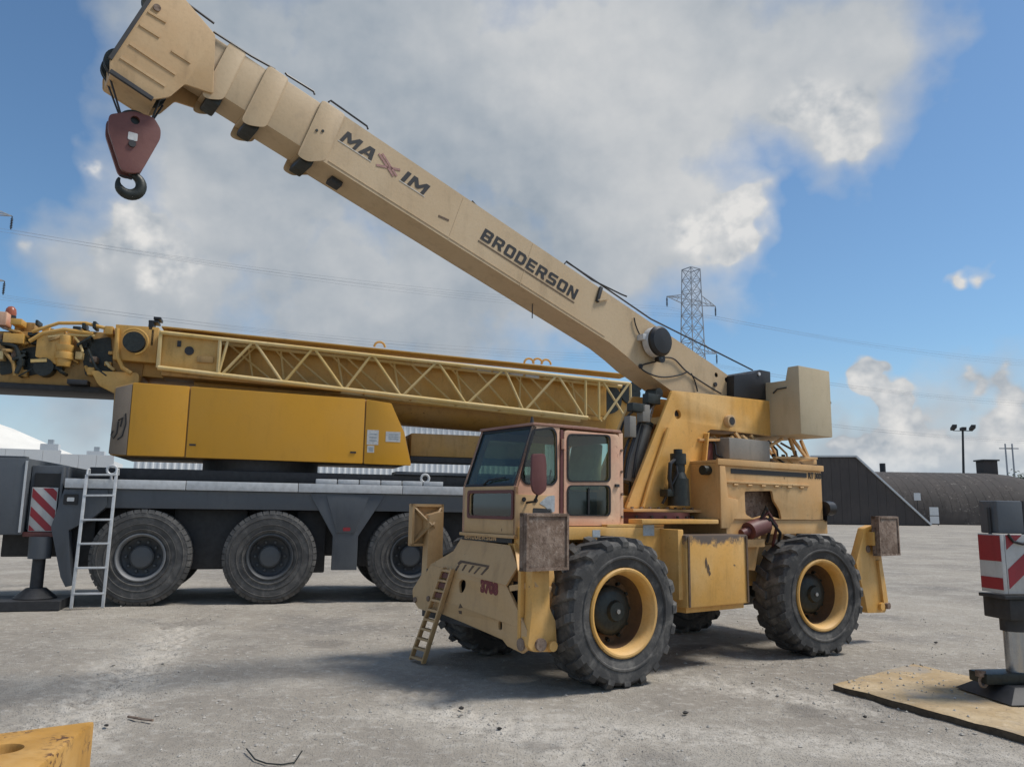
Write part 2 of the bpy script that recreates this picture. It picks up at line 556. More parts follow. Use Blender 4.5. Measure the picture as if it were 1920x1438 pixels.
def lettering(name, text, mat, parent, mtx, size, bold=0.0, shear=0.0, width=1.0, fit=None, spacing=1.0):
    cu = bpy.data.curves.new(name, 'FONT')
    cu.body = text
    cu.size = size
    cu.offset = bold
    cu.shear = shear
    cu.space_character = spacing
    cu.extrude = 0.0015
    tmp = bpy.data.objects.new(name + '_tmp', cu)
    COL.objects.link(tmp)
    dg = bpy.context.evaluated_depsgraph_get()
    me = bpy.data.meshes.new_from_object(tmp.evaluated_get(dg))
    bpy.data.objects.remove(tmp)
    bpy.data.curves.remove(cu)
    xs = [v.co.x for v in me.vertices]; ys = [v.co.y for v in me.vertices]
    x0, x1, y0, y1 = min(xs), max(xs), min(ys), max(ys)
    if fit:
        for v in me.vertices:
            v.co.x = (v.co.x - x0) / (x1 - x0) * fit[0]
            v.co.y = (v.co.y - y0) / (y1 - y0) * fit[1]
    me.transform(mtx)
    me.materials.clear()
    me.materials.append(M[mat])
    o = bpy.data.objects.new(name, me)
    COL.objects.link(o)
    o.parent = parent
    return o


GLYPH = {  # block capitals: outline and counters in a unit-high box
    'O': ([(.12, 0), (.68, 0), (.8, .12), (.8, .88), (.68, 1), (.12, 1), (0, .88), (0, .12)], [[(.23, .2), (.57, .2), (.57, .8), (.23, .8)]]),
    'D': ([(0, 0), (.6, 0), (.8, .2), (.8, .8), (.6, 1), (0, 1)], [[(.23, .2), (.5, .2), (.57, .28), (.57, .72), (.5, .8), (.23, .8)]]),
    'B': ([(0, 0), (.68, 0), (.8, .12), (.8, .42), (.72, .5), (.8, .58), (.8, .88), (.68, 1), (0, 1)], [[(.23, .18), (.57, .18), (.57, .40), (.23, .40)], [(.23, .60), (.57, .60), (.57, .82), (.23, .82)]]),
    'R': ([(0, 0), (.23, 0), (.23, .36), (.38, .36), (.56, 0), (.82, 0), (.64, .38), (.8, .52), (.8, .88), (.68, 1), (0, 1)], [[(.23, .55), (.57, .55), (.57, .82), (.23, .82)]]),
    'E': ([(0, 0), (.75, 0), (.75, .2), (.23, .2), (.23, .41), (.68, .41), (.68, .59), (.23, .59), (.23, .8), (.75, .8), (.75, 1), (0, 1)], []),
    'S': ([(0, 0), (.68, 0), (.8, .12), (.8, .47), (.68, .59), (.23, .59), (.23, .8), (.78, .8), (.78, 1), (.12, 1), (0, .88), (0, .53), (.12, .41), (.57, .41), (.57, .2), (0, .2)], []),
    'N': ([(0, 0), (.22, 0), (.22, .62), (.56, 0), (.8, 0), (.8, 1), (.58, 1), (.58, .38), (.24, 1), (0, 1)], []),
    'M': ([(0, 0), (.2, 0), (.2, .62), (.42, .18), (.58, .18), (.8, .62), (.8, 0), (1, 0), (1, 1), (.76, 1), (.5, .5), (.24, 1), (0, 1)], []),
    'A': ([(0, 0), (.22, 0), (.28, .2), (.60, .2), (.66, 0), (.88, 0), (.62, 1), (.26, 1)], [[(.34, .38), (.54, .38), (.44, .76)]]),
    'I': ([(0, 0), (.23, 0), (.23, 1), (0, 1)], [])}


def block_text(text, mat, parent, mtx, length, height, shear=0.0, gap=0.16):
    ws = [max(p[0] for p in GLYPH[c][0]) for c in text]
    k = length / (sum(ws) + gap * (len(text) - 1))
    u = 0
    out = []
    for c, w in zip(text, ws):
        tf = lambda q: ((u + q[0]) * k + q[1] * height * shear, q[1] * height)
        mb = MB().prism([tf(q) for q in GLYPH[c][0]], 0.0, 0.0015, 'z', holes=[[tf(q) for q in h] for h in GLYPH[c][1]])
        mb.v = [tuple(mtx @ Vector(q)) for q in mb.v]
        out.append(mb.obj('letter', mat, parent, 0, 0))
        u += w + gap
    return out


def basis(o, xa, ya):
    xa, ya = Vector(xa).normalized(), Vector(ya).normalized()
    za = xa.cross(ya)
    return Matrix(((xa.x, ya.x, za.x, o[0]), (xa.y, ya.y, za.y, o[1]), (xa.z, ya.z, za.z, o[2]), (0, 0, 0, 1)))


class Frame:
    """a machine's own axes: x forward, y to its left, z up"""
    def __init__(s, a, ox, oy):
        s.a = a
        s.F = Vector((-math.cos(a), -math.sin(a), 0)); s.L = Vector((math.sin(a), -math.cos(a), 0))
        s.o = Vector((ox, oy, 0)); s.rz = PI + a

    def _lr(s, px, py):
        r = ray(px, py); c = Vector((0, 0, CH)) - s.o
        return Vector((c.dot(s.F), c.dot(s.L), c.z)), Vector((r.dot(s.F), r.dot(s.L), r.z))

    def at(s, px, py, x=None, y=None, z=None):
        lc, lr = s._lr(px, py)
        i, v = [(k, q) for k, q in enumerate((x, y, z)) if q is not None][0]
        return lc + lr * ((v - lc[i]) / lr[i])

    def on(s, px, py, p0, nrm):
        lc, lr = s._lr(px, py)
        nrm = Vector(nrm)
        return lc + lr * ((Vector(p0) - lc).dot(nrm) / lr.dot(nrm))

    def loc(s, w):
        w = Vector(w) - s.o
        return Vector((w.dot(s.F), w.dot(s.L), w.z))

    def xz(s, pts, y): return [(q.x, q.z) for q in (s.at(*p, y=y) for p in pts)]
    def yz(s, pts, x): return [(q.y, q.z) for q in (s.at(*p, x=x) for p in pts)]





# ------------------------------------------------------------------ ground
TA, TB = ground(352, 1160), ground(40, 1440)          # a churned wheel track across the foreground
TC, TD = ground(760, 1300), ground(1150, 1438)
TE, TF = ground(1240, 1262), ground(1640, 1330)
TG, TH = ground(700, 1330), ground(1900, 1420)


def ground_mat():
    m, k, bs, co = base_mat('crushed_shell_ground')
    a = k.noise(co, 0.22, 5, 0.6, 0.4)
    b = k.noise(k.mapping(co, (1, 1, 1), (9, 4, 0)), 1.1, 6, 0.62, 0.3)
    c_ = k.noise(co, 9, 7, 0.7)
    f = k.noise(co, 60, 4, 0.65)
    col = k.mix(k.ramp(a, 0.36, 0.66), (0.270, 0.242, 0.205), (0.372, 0.332, 0.276))
    col = k.mix(k.math('MULTIPLY', k.ramp(b, 0.42, 0.70), 0.6), col, (0.475, 0.434, 0.368))
    col = k.mix(k.math('MULTIPLY', k.ramp(k.noise(k.mapping(co, (1, 1, 1), (2, 7, 1)), 0.55, 4, 0.55), 0.55, 0.72), 0.6), col, (0.205, 0.19, 0.172))
    col = k.mix(k.math('MULTIPLY', k.ramp(c_, 0.50, 0.70), 0.7), col, (0.52, 0.485, 0.43))
    col = k.mix(k.math('MULTIPLY', k.ramp(c_, 0.44, 0.28), 0.45), col, (0.175, 0.16, 0.142))
    # pale dust thrown up along the wheel tracks
    for (A_, B_, wd) in ((TA, TB, .55), (TC, TD, .40), (TE, TF, .38), (TG, TH, .5)):
        dx, dy = B_.x - A_.x, B_.y - A_.y
        l = math.hypot(dx, dy)
        dx, dy = dx / l, dy / l
        off = dy * A_.x - dx * A_.y
        v_ = k.math('SUBTRACT', k.vmath('DOT_PRODUCT', co, (dy, -dx, 0)), off)
        u_ = k.math('SUBTRACT', k.vmath('DOT_PRODUCT', co, (dx, dy, 0)), dx * A_.x + dy * A_.y)
        e = k.math('ADD', k.math('ABSOLUTE', v_), k.math('MULTIPLY_ADD', b, 0.9, -0.45))
        e = k.ramp(e, wd, wd * 0.2)
        e = k.math('MULTIPLY', e, k.math('MULTIPLY', k.ramp(u_, -0.5, 0.6), k.ramp(u_, l + 0.6, l - 0.6)))
        e = k.math('MULTIPLY', e, k.ramp(c_, 0.30, 0.62))
        col = k.mix(k.math('MULTIPLY', e, 0.8), col, (0.54, 0.497, 0.43))
    # old oil drips
    for (px, py, r) in ((1330, 1215, .42), (610, 1205, .35), (1010, 1395, .22), (350, 1165, .5), (1500, 1330, .25)):
        g = ground(px, py)
        e = k.math('ADD', k.vmath('DISTANCE', co, (g.x, g.y, 0)), k.math('MULTIPLY_ADD', b, 0.8, -0.4))
        col = k.mix(k.math('MULTIPLY', k.ramp(e, r, r * 0.4), 0.45), col, (0.13, 0.118, 0.105))
    vor = k.new('ShaderNodeTexVoronoi')
    vor.inputs['Scale'].default_value = 48
    k.link(co, vor.inputs['Vector'])
    stone = k.math('MULTIPLY', k.ramp(vor.outputs['Distance'], 0.34, 0.16), k.ramp(b, 0.30, 0.55))
    sc = k.new('ShaderNodeSeparateXYZ')
    k.link(vor.outputs['Color'], sc.inputs[0])
    stone_c = k.mix(sc.outputs[0], (0.17, 0.16, 0.15), (0.52, 0.50, 0.47))
    col = k.mix(k.math('MULTIPLY', stone, 0.65), col, stone_c)
    col = k.mix(k.math('MULTIPLY', k.ramp(f, 0.55, 0.8), 0.25), col, (0.15, 0.138, 0.122))
    k.link(col, bs.inputs['Base Color'])
    bs.inputs['Roughness'].default_value = 0.95
    bs.inputs['Specular IOR Level'].default_value = 0.15
    bp = k.new('ShaderNodeBump')
    bp.inputs['Strength'].default_value = 0.8
    bp.inputs['Distance'].default_value = 0.04
    h = k.math('ADD', k.math('MULTIPLY', c_, 0.9), k.math('ADD', k.math('MULTIPLY', f, 0.25), k.math('MULTIPLY', stone, 0.35)))
    k.link(h, bp.inputs['Height'])
    k.link(bp.outputs[0], bs.inputs['Normal'])
    return m


M['ground'] = ground_mat()


def axis_lines(lo, hi, fine0, fine1, step, mid0, mid1, mstep):
    v = []
    x = fine0
    while x < fine1: v.append(x); x += step
    x = fine1
    while x < mid1: v.append(x); x += mstep
    s, x = mstep, mid1
    while x < hi: v.append(x); s *= 1.35; x += s
    v.append(hi)
    x = fine0 - mstep
    while x > mid0: v.append(x); x -= mstep
    s, x = mstep, mid0
    while x > lo: v.append(x); s *= 1.35; x -= s
    v.append(lo)
    return sorted(set(round(q, 4) for q in v))





def seg_uv(p, a, b):
    dxy = Vector((b.x - a.x, b.y - a.y)); l = dxy.length; dxy /= l
    q = Vector((p[0] - a.x, p[1] - a.y))
    return q.dot(dxy), q.x * dxy.y - q.y * dxy.x, l


def gz(x, y):
    r = math.hypot(x, y)
    fade = max(0.0, min(1.0, (60 - r) / 40))
    p = Vector((x, y, 0))
    h = (noise.fractal(p * 0.35, 1.0, 2.0, 3) * 0.016 + noise.fractal(p * 2.2 + Vector((7, 3, 1)), 0.8, 2.1, 5) * 0.013) * fade
    if r < 14:
        for a, b, wd, amp in ((TA, TB, 0.34, 0.055), (TC, TD, 0.28, 0.034), (TE, TF, 0.26, 0.030)):
            u, v, l = seg_uv((x, y), a, b)
            if -0.5 < u < l + 0.5 and abs(v) < wd * 1.7:
                e = max(0, 1 - (abs(v) / (wd * 1.5)) ** 2) * min(1, max(0, min(u + 0.5, l + 0.5 - u) * 2))
                chev = math.sin((u + abs(v) * 0.9) * 2 * PI / 0.21)
                h += e * amp * (0.45 * chev - 0.35) * (0.6 + 0.8 * noise.noise(p * 1.7)) + e * amp * 0.6 * noise.noise(p * 6)
    return min(h - 0.012, 0.004 if r < 14 else 0.0)


gx = axis_lines(-3500, 3500, -5.0, 5.2, 0.045, -16, 18, 0.3)
gy = axis_lines(-300, 5000, 4.4, 9.5, 0.045, 2, 34, 0.3)
vs = [(x, y, gz(x, y)) for y in gy for x in gx]
nx_ = len(gx)
fs = [(j * nx_ + i, j * nx_ + i + 1, (j + 1) * nx_ + i + 1, (j + 1) * nx_ + i) for j in range(len(gy) - 1) for i in range(nx_ - 1)]
me = bpy.data.meshes.new('ground')
me.from_pydata(vs, [], fs)
me.polygons.foreach_set('use_smooth', [True] * len(me.polygons))
me.materials.append(M['ground'])
go = bpy.data.objects.new('ground', me)
COL.objects.link(go)
tag(go, kind='structure')

# loose stones: nobody could count them
M['stones'] = plain('loose_shell_stones', (0.52, 0.485, 0.43), 0.9, 0, 0.6, 5)
mb = MB()
rs = random.Random(3)
octv = [(1, 0, 0), (-1, 0, 0), (0, 1, 0), (0, -1, 0), (0, 0, 1), (0, 0, -1)]
octf = [(0, 2, 4), (2, 1, 4), (1, 3, 4), (3, 0, 4), (2, 0, 5), (1, 2, 5), (3, 1, 5), (0, 3, 5)]
cnt = 0
while cnt < 8000:
    x, y = rs.uniform(-6.5, 6.5), 4.3 + rs.random() ** 1.6 * 9
    dn = noise.noise(Vector((x * 0.55 + 3, y * 0.55, 2))) + 0.5 * noise.noise(Vector((x * 1.9, y * 1.9, 5)))
    if rs.random() > 0.10 + max(0, dn) * 1.6: continue
    s = 0.004 + 0.013 * rs.random() ** 4
    z = gz(x, y)
    a = rs.random() * 6.28
    ca, sa = math.cos(a), math.sin(a)
    sx, sy, sz = s * rs.uniform(.7, 1.4), s * rs.uniform(.7, 1.4), s * rs.uniform(.4, .9)
    pts = []
    for q in octv:
        j = rs.uniform(.75, 1.2)
        u, v, w = q[0] * sx * j, q[1] * sy * j, q[2] * sz * j
        pts.append((x + u * ca - v * sa, y + u * sa + v * ca, z + sz * 0.35 + w))
    mb.add(pts, octf)
    cnt += 1
st = mb.obj('loose_stones', 'stones', None, 0, 0)
tag(st, 'small pale shell stones scattered over the yard surface', 'gravel', kind='stuff')

# ------------------------------------------------------------------ dark sheds far behind, right
M['shedwall'] = paint('weathered_dark_cladding', (0.058, 0.049, 0.045), (0.082, 0.070, 0.064), 0.2, 0.5, 0.8, scale=0.25)
M['shedroof'] = paint('weathered_roof_sheets', (0.048, 0.041, 0.037), (0.090, 0.078, 0.070), 1.1, 0.8, 0.9, scale=0.20, chip=(0.21, 0.185, 0.16))
D1 = 104.0
gA = [at_dist(x, y, D1) for x, y in ((1745, 987), (1604, 857), (1520, 857), (1380, 987))]
shed = thing('storage_shed', 'dark clad shed with sloping sides and flat ridge behind the small crane', 'shed', (gA[2].x, D1, 0))
bx, by = gA[2].x, D1
prof = [(gA[0].x - bx, 0.0), (gA[1].x - bx, gA[1].z), (gA[2].x - bx, gA[2].z), (gA[3].x - bx, 0.0)]
MB().prism(prof, 0.0, 0.25, 'y').obj('gable_wall', 'shedwall', shed)
# upright cladding sheets with a seam between each pair
x = prof[3][0] + 1.0
while x < prof[0][0] - 0.6:
    def top(u):
        if u < prof[2][0]: return (u - prof[3][0]) / (prof[2][0] - prof[3][0]) * prof[2][1]
        if u > prof[1][0]: return (prof[0][0] - u) / (prof[0][0] - prof[1][0]) * prof[1][1]
        return prof[1][1]
    x1 = min(x + 1.15, prof[0][0] - 0.3)
    MB().prism([(x, 0.05), (x1, 0.05), (x1, max(0.1, top(x1) - 0.15)), (x, max(0.1, top(x) - 0.15))], -0.07, -0.002, 'y').obj('cladding_panel', 'shedwall', shed)
    x += 1.175
MB().hexa([(prof[3][0], 0.26, 0), (prof[0][0], 0.26, 0), (prof[0][0], 26, 0), (prof[3][0], 26, 0)],
          [(prof[2][0], 0.26, prof[2][1] - 0.1), (prof[1][0], 0.26, prof[1][1] - 0.1), (prof[1][0], 26, prof[1][1] - 0.1), (prof[2][0], 26, prof[2][1] - 0.1)]).obj('roof', 'shedroof', shed)
for p, q in ((prof[0], prof[1]), (prof[2], prof[3]), (prof[1], prof[2])):
    MB().bar((p[0], -0.02, p[1] + 0.12), (q[0], -0.02, q[1] + 0.12), 0.5, 0.22).obj('verge_trim', 'alu', shed)

D2 = 128.0
xa, xb = at_dist(1560, 985, D2).x, at_dist(1845, 985, D2).x
zr = at_dist(1740, 886, D2).z
barn = thing('arched_warehouse', 'long low arched warehouse with dark weathered roof and ridge vent', 'warehouse', ((xa + xb) / 2, D2, 0))
mb = MB()
K = 22
hd = 11.0
cx = (xa + xb) / 2
nseg = 18
rows = [xa - cx + (xb - xa) * i / nseg for i in range(nseg + 1)]
ends = [(xb - cx + 13 * math.sin(t), math.cos(t)) for t in [PI / 2 * i / 7 for i in range(1, 8)]]
secs = [(x, 1.0) for x in rows] + ends
vs = []
for x, sc_ in secs:
    sc_ = max(sc_, 0.02)
    for j in range(K + 1):
        a = PI * j / K
        vs.append((x, -hd * math.cos(a) * (0.35 + 0.65 * sc_) , zr * math.sin(a) ** 0.8 * sc_))
fs = [(i * (K + 1) + j, (i + 1) * (K + 1) + j, (i + 1) * (K + 1) + j + 1, i * (K + 1) + j + 1) for i in range(len(secs) - 1) for j in range(K)]
mb.add(vs, fs)
mb.obj('roof', 'shedroof', barn, 0, 40)
for i in range(0, nseg, 1):          # standing seams over the vault
    x = rows[i]
    MB().tube([(x, -hd * math.cos(PI * j / K), zr * math.sin(PI * j / K) ** 0.8 - 0.01) for j in range(1, K)], 0.035, 4).obj('roof_seam', 'shedroof', barn)
q = at_dist(1655, 878, D2)
MB().cyl((q.x - cx, 0, zr - 0.4), (q.x - cx, 0, q.z + 0.8), 0.45, n=12).obj('chimney', 'dark', barn)
q = at_dist(1850, 872, D2)
mb = MB().box(q.x - cx - 1.1, q.x - cx + 1.1, -1.1, 1.1, zr - 1.4, q.z + 0.6)
v = mb.obj('ridge_vent', 'shedwall', barn)
MB().box(q.x - cx - 1.35, q.x - cx + 1.35, -1.35, 1.35, q.z + 0.62, q.z + 0.85).obj('cap', 'dark', v)
for px, py, w, h in ((1752, 965, 1.2, 2.3), (1720, 931, 0.9, 1.0)):
    q = at_dist(px, py, D1 + 4)
    if h > 2:
        sb = thing('site_notice_board', 'white two-panel notice board standing before the arched warehouse', 'sign', (q.x, q.y, 0))
        MB().box(-w / 2, w / 2, 0, 0.08, 0.25, 1.25).obj('panel', 'white', sb)
        MB().box(-w / 2, w / 2, 0, 0.08, 1.35, 2.45).obj('panel', 'white', sb)
        for sx in (-1, 1): MB().box(sx * w * 0.42 - 0.04, sx * w * 0.42 + 0.04, 0.09, 0.17, 0, 2.4).obj('post', 'dark', sb)
    else:
        sb = thing('pole_sign', 'small white sign on a thin post by the dark shed slope', 'sign', (q.x, q.y, 0))
        MB().box(-w / 2, w / 2, 0, 0.06, q.z - h / 2, q.z + h / 2).obj('panel', 'white', sb)
        MB().cyl((0, 0.1, 0), (0, 0.1, q.z + h / 2), 0.05, n=8).obj('post', 'dark', sb)

# ------------------------------------------------------------------ white sheds behind the large crane, left
def ribbed_mat(name, col):
    return paint(name, col, tuple(min(1, c * 1.05) for c in col), 0.05, 0.18, 0.6, scale=0.3)


M['ribbed'] = ribbed_mat('white_ribbed_sheet', (0.70, 0.71, 0.71))
M['membrane'] = ribbed_mat('cream_membrane', (0.74, 0.71, 0.64))


def corrugated(mb, x0, x1, y, z0, z1, pitch=0.5, dep=0.08):
    k = int((x1 - x0) / pitch)
    pts = []
    for i in range(k):
        u = x0 + i * pitch
        pts += [(u, y), (u + pitch * .25, y), (u + pitch * .4, y - dep), (u + pitch * .6, y - dep), (u + pitch * .75, y)]
    pts.append((x1, y))
    m = len(pts)
    mb.add([(a, b, z0) for a, b in pts] + [(a, b, z1) for a, b in pts], [(i, i + 1, m + i + 1, m + i) for i in range(m - 1)])


D3 = 62.0
a, b = at_dist(285, 870, D3), at_dist(915, 870, D3)
zt = at_dist(840, 803, D3).z
b.x = a.x + (b.x - a.x) * 1.42
zt *= 1.16
ws = thing('ribbed_shed', 'white ribbed metal shed with dark corner post behind the large crane', 'shed', (a.x, D3 - 3, 0), 0.42)
mb = MB()
corrugated(mb, 0, b.x - a.x, 0, 0, zt)
mb.obj('ribbed_wall', 'ribbed', ws)
MB().hexa([(0, 0.02, 0), (b.x - a.x, 0.02, 0), (b.x - a.x, 14, 0), (0, 14, 0)], [(0, 0.02, zt), (b.x - a.x, 0.02, zt), (b.x - a.x, 14, zt), (0, 14, zt)]).obj('body', 'ribbed', ws)
MB().box(-0.2, b.x - a.x + 0.2, -0.25, 14.2, zt + 0.003, zt + 0.25).obj('roof_edge', 'white', ws)
q = at_dist(877, 865, D3)
qx = (b.x - a.x) * .952
MB().box(qx - 0.16, qx + 0.16, -0.4, -0.1, 0, zt - 0.05).obj('corner_post', 'dark', ws)

D4 = 120.0
D4 = 150.0
c = at_dist(-70, 860, D4)
zt = at_dist(-70, 780, D4).z
rad = at_dist(275, 862, D4).x - c.x
dome = thing('storage_dome', 'cream white shallow storage dome on the skyline beside the large crane', 'dome', (c.x, D4, 0))
mb = MB()
prof = [(rad * math.sin(t) * 1.0, zt * (1 - (math.sin(t)) ** 1.15) * (1 + .03 * math.sin(t * 9))) for t in [PI / 2 * i / 14 for i in range(15)]]
prof = [(r, 4.0 + (zt - 4.0) * (h / zt)) for r, h in prof]
nn_ = 40
vs = [(r * math.cos(2 * PI * i / nn_), r * math.sin(2 * PI * i / nn_), h) for r, h in prof for i in range(nn_)]
fs = [(a_ * nn_ + i, a_ * nn_ + (i + 1) % nn_, (a_ + 1) * nn_ + (i + 1) % nn_, (a_ + 1) * nn_ + i) for a_ in range(14) for i in range(nn_)]
mb.add(vs, fs).obj('dome_shell', 'membrane', dome, 0, 60)
mb = MB()
vs = [(rad * math.cos(2 * PI * i / nn_), rad * math.sin(2 * PI * i / nn_), h) for h in (0, 4.0) for i in range(nn_)]
mb.add(vs, [(i, (i + 1) % nn_, nn_ + (i + 1) % nn_, nn_ + i) for i in range(nn_)]).obj('ring_wall', 'ribbed', dome, 0, 60)
D5 = 78.0
a, b = at_dist(-60, 862, D5), at_dist(212, 862, D5)
zt = at_dist(60, 843, D5).z
wl = thing('white_tank_wall', 'low white walled store in front of the cream dome', 'store', (a.x, D5 - 3, 0), 0.35)
k = 9
for i in range(k):
    w = (b.x - a.x) / k
    MB().box(i * w + 0.012, (i + 1) * w - 0.012, 0, 0.2, 0, zt - (0.35 if i > 5 else 0)).obj('wall_panel', 'white', wl)
MB().box(0, b.x - a.x, 0.22, 8, 0, zt - 0.9).obj('body', 'white', wl)
for px, py in ((100, 834), (178, 846)):
    q = at_dist(px, py, D5)
    MB().box(q.x - a.x - 0.8, q.x - a.x + 0.8, 1.0, 2.2, zt - 0.95, q.z + 0.15).obj('roof_unit', 'alu', wl)
    MB().box(q.x - a.x - 0.2, q.x - a.x + 0.3, 1.2, 1.8, q.z + 0.15, q.z + 0.6).obj('vent', 'sticker', wl)

# ------------------------------------------------------------------ power line
M['cablegrey'] = plain('weathered_cable', (0.30, 0.31, 0.33), 0.6, 0, 0.1)
M['galv'] = plain('galvanised_steel', (0.34, 0.36, 0.39), 0.55, 0.3, 0.3, 3)


def pylon(label, base, H_, arms, yaw):
    t = thing('transmission_tower', label, 'pylon', base, yaw, 'transmission towers of the power line')
    wb, wt = H_ * 0.075, H_ * 0.034
    def hw(z): return wb + (wt - wb) * min(1, z / (H_ * 0.62)) if z < H_ * 0.62 else wt * (1 - 0.25 * (z / H_ - 0.62) / 0.38)
    mb = MB()
    zs = [0]
    while zs[-1] < H_: zs.append(min(H_, zs[-1] + max(1.9, hw(zs[-1]) * 1.7)))
    for z0, z1 in zip(zs, zs[1:]):
        a, b = hw(z0), hw(z1)
        for s1, s2 in ((1, 1), (1, -1), (-1, -1), (-1, 1)):
            mb.bar((a * s1, a * s2, z0), (b * s1, b * s2, z1), 0.16)
        for i in range(4):
            c4 = ((1, 1), (1, -1), (-1, -1), (-1, 1))
            p, q = c4[i], c4[(i + 1) % 4]
            mb.bar((a * p[0], a * p[1], z0), (b * q[0], b * q[1], z1), 0.09)
            mb.bar((a * q[0], a * q[1], z0), (b * p[0], b * p[1], z1), 0.09)
            mb.bar((b * p[0], b * p[1], z1), (b * q[0], b * q[1], z1), 0.09)
    mb.obj('lattice_mast', 'galv', t, 0, 0)
    tips = []
    for zf, L in arms:
        z = H_ * zf
        for s in (-1, 1):
            w = hw(z)
            m2 = MB()
            tip = (s * L, 0, z + 0.25)
            for sy in (-1, 1):
                m2.bar((s * w, sy * w, z), tip, 0.13)
                m2.bar((s * w, sy * w, z + 1.4), tip, 0.13)
                for f in (0.35, 0.7):
                    lo = Vector((s * w, sy * w, z)).lerp(Vector(tip), f); hi = Vector((s * w, sy * w, z + 1.4)).lerp(Vector(tip), f - 0.2)
                    m2.bar(lo, hi, 0.08)
            ca = m2.obj('crossarm', 'galv', t, 0, 0)
            i_ = MB().cyl((s * L, 0, z + 0.2), (s * L, 0, z - 2.0), 0.09, n=6)
            for q in range(6): i_.cyl((s * L, 0, z - 0.2 - q * 0.28), (s * L, 0, z - 0.3 - q * 0.28), 0.2, n=8)
            i_.obj('insulator', 'dark', ca)
            tips.append(Vector((s * L, 0, z - 2.0)))
    return t, tips


dP = 165.0
pT = at_dist(1293, 505, dP)
pB = Vector((at_dist(1305, 940, dP).x, dP, 0))
HP = pT.z
yawP = math.radians(32)
ARMS = ((0.86, 7.2), (0.66, 7.2), (0.48, 7.2))
t1, tips1 = pylon('tall grey lattice power tower rising behind the small crane boom', pB, HP, ARMS, yawP)
dL = 118.0
qL = at_dist(-150, 940, dL)
t2, tips2 = pylon('lattice power tower whose arm tips hang over the dome', (qL.x, dL, 0), HP * 1.02, ARMS, yawP)
R1 = Matrix.Translation(pB) @ Matrix.Rotation(yawP, 4, 'Z')
R2 = Matrix.Translation((qL.x, dL, 0)) @ Matrix.Rotation(yawP, 4, 'Z')
wires = thing('overhead_power_line', 'thin sagging power cables strung between the lattice towers', 'power line', (0, 140, 0))
step = Vector((pB.x - qL.x, dP - dL, 0))
for pa, pb in zip(tips2, tips1):
    A, B = R2 @ pa, R1 @ pb
    for (s_, e_) in ((A, B), (B, B + step + Vector((0, 0, -2)))):
        for off in (0.0, 0.5):
            pts = []
            for i in range(25):
                f = i / 24
                p = s_.lerp(e_, f)
                p.z -= 9.0 * f * (1 - f) + off
                p.y -= 140
                pts.append(p)
            MB().tube(pts, 0.016, 4).obj('cable', 'cablegrey', wires, 0, 0)
for px in (1893, 1906):       # far poles at the right edge
    q = at_dist(px, 935, 330)
    tp = at_dist(px, 832, 330).z
    t = thing('power_pole', 'faint slim power pole far beyond the warehouse, ' + ('next to the ridge vent side' if px < 1900 else 'next to the leafy tree side'), 'pole', (q.x, 330, 0), 0, 'far power poles')
    MB().cyl((0, 0, 0), (0, 0, tp), 0.42, 0.30, 8).obj('mast', 'galv', t)
    MB().box(-2.6, 2.6, -0.15, 0.15, tp - 2.2, tp - 1.8).obj('crossarm', 'galv', t)

# floodlight mast behind the warehouse
q = at_dist(1807, 960, 146)
tp = at_dist(1796, 806, 146)
fl = thing('floodlight_mast', 'slim mast carrying three dark floodlights behind the arched warehouse', 'light mast', (q.x, 146, 0))
MB().cyl((0, 0, 0), (tp.x - q.x + 0.9, 0, tp.z), 0.26, 0.18, 10).obj('mast', 'dark', fl)
ox = tp.x - q.x + 0.9
MB().bar((ox - 1.8, 0, tp.z - .15), (ox + 1.8, 0, tp.z - .15), 0.12).obj('crossbar', 'dark', fl)
for s, tl_z in ((-1.75, .45), (0, 0.0), (1.75, .45)):
    MB().hexa([(ox + s - .42, -.5, tp.z - .1 + tl_z), (ox + s + .42, -.5, tp.z - .1 + tl_z), (ox + s + .35, .4, tp.z - .1), (ox + s - .35, .4, tp.z - .1)],
              [(ox + s - .42, -.6, tp.z + .5 + tl_z), (ox + s + .42, -.6, tp.z + .5 + tl_z), (ox + s + .35, .4, tp.z + .4), (ox + s - .35, .4, tp.z + .4)]).obj('lamp_head', 'dark', fl)

# a tree showing past the end of the warehouse, trunk with limbs and leaf faces
M['leaf'] = plain('dark_leaves', (0.055, 0.075, 0.035), 0.7, 0, 0.5, 2)
M['bark'] = plain('bark', (0.10, 0.075, 0.055), 0.9, 0, 0.4, 6)
q = at_dist(1935, 960, 150)
tr = thing('broadleaf_tree', 'dark leafy tree showing past the rounded warehouse end', 'tree', (q.x, 150, 0))
mb = MB().cyl((0, 0, 0), (0.2, 0, 4.0), 0.4, 0.22, 8)
rs = random.Random(5)
limbs = []
for i in range(7):
    a_ = i * 0.9
    e = Vector((math.cos(a_) * rs.uniform(1.5, 3), math.sin(a_) * rs.uniform(1.5, 3), rs.uniform(5.5, 8.5)))
    mb.cyl((0.2, 0, 3.6), e, 0.14, 0.04, 6)
    limbs.append(e)
mb.obj('trunk', 'bark', tr)
mb = MB()
for e in limbs:
    for _ in range(260):
        dv = Vector((rs.gauss(0, .9), rs.gauss(0, .9), rs.gauss(0, .7))) + e
        u = Vector((rs.uniform(-1, 1), rs.uniform(-1, 1), rs.uniform(-1, 1))).normalized() * 0.22
        w = u.orthogonal().normalized() * 0.15
        mb.add([dv - u, dv + w, dv + u, dv - w], [(0, 1, 2, 3)])
mb.obj('crown', 'leaf', tr, 0, 0)
# ------------------------------------------------------------------ the small rough-terrain crane
RT = Frame(0.619, 0.3768, 8.4253)
rt = thing('mobile_crane', 'small tan and yellow two-axle crane with raised telescopic boom and faded red cab door', 'crane', RT.o, RT.rz)
R_T = 0.661


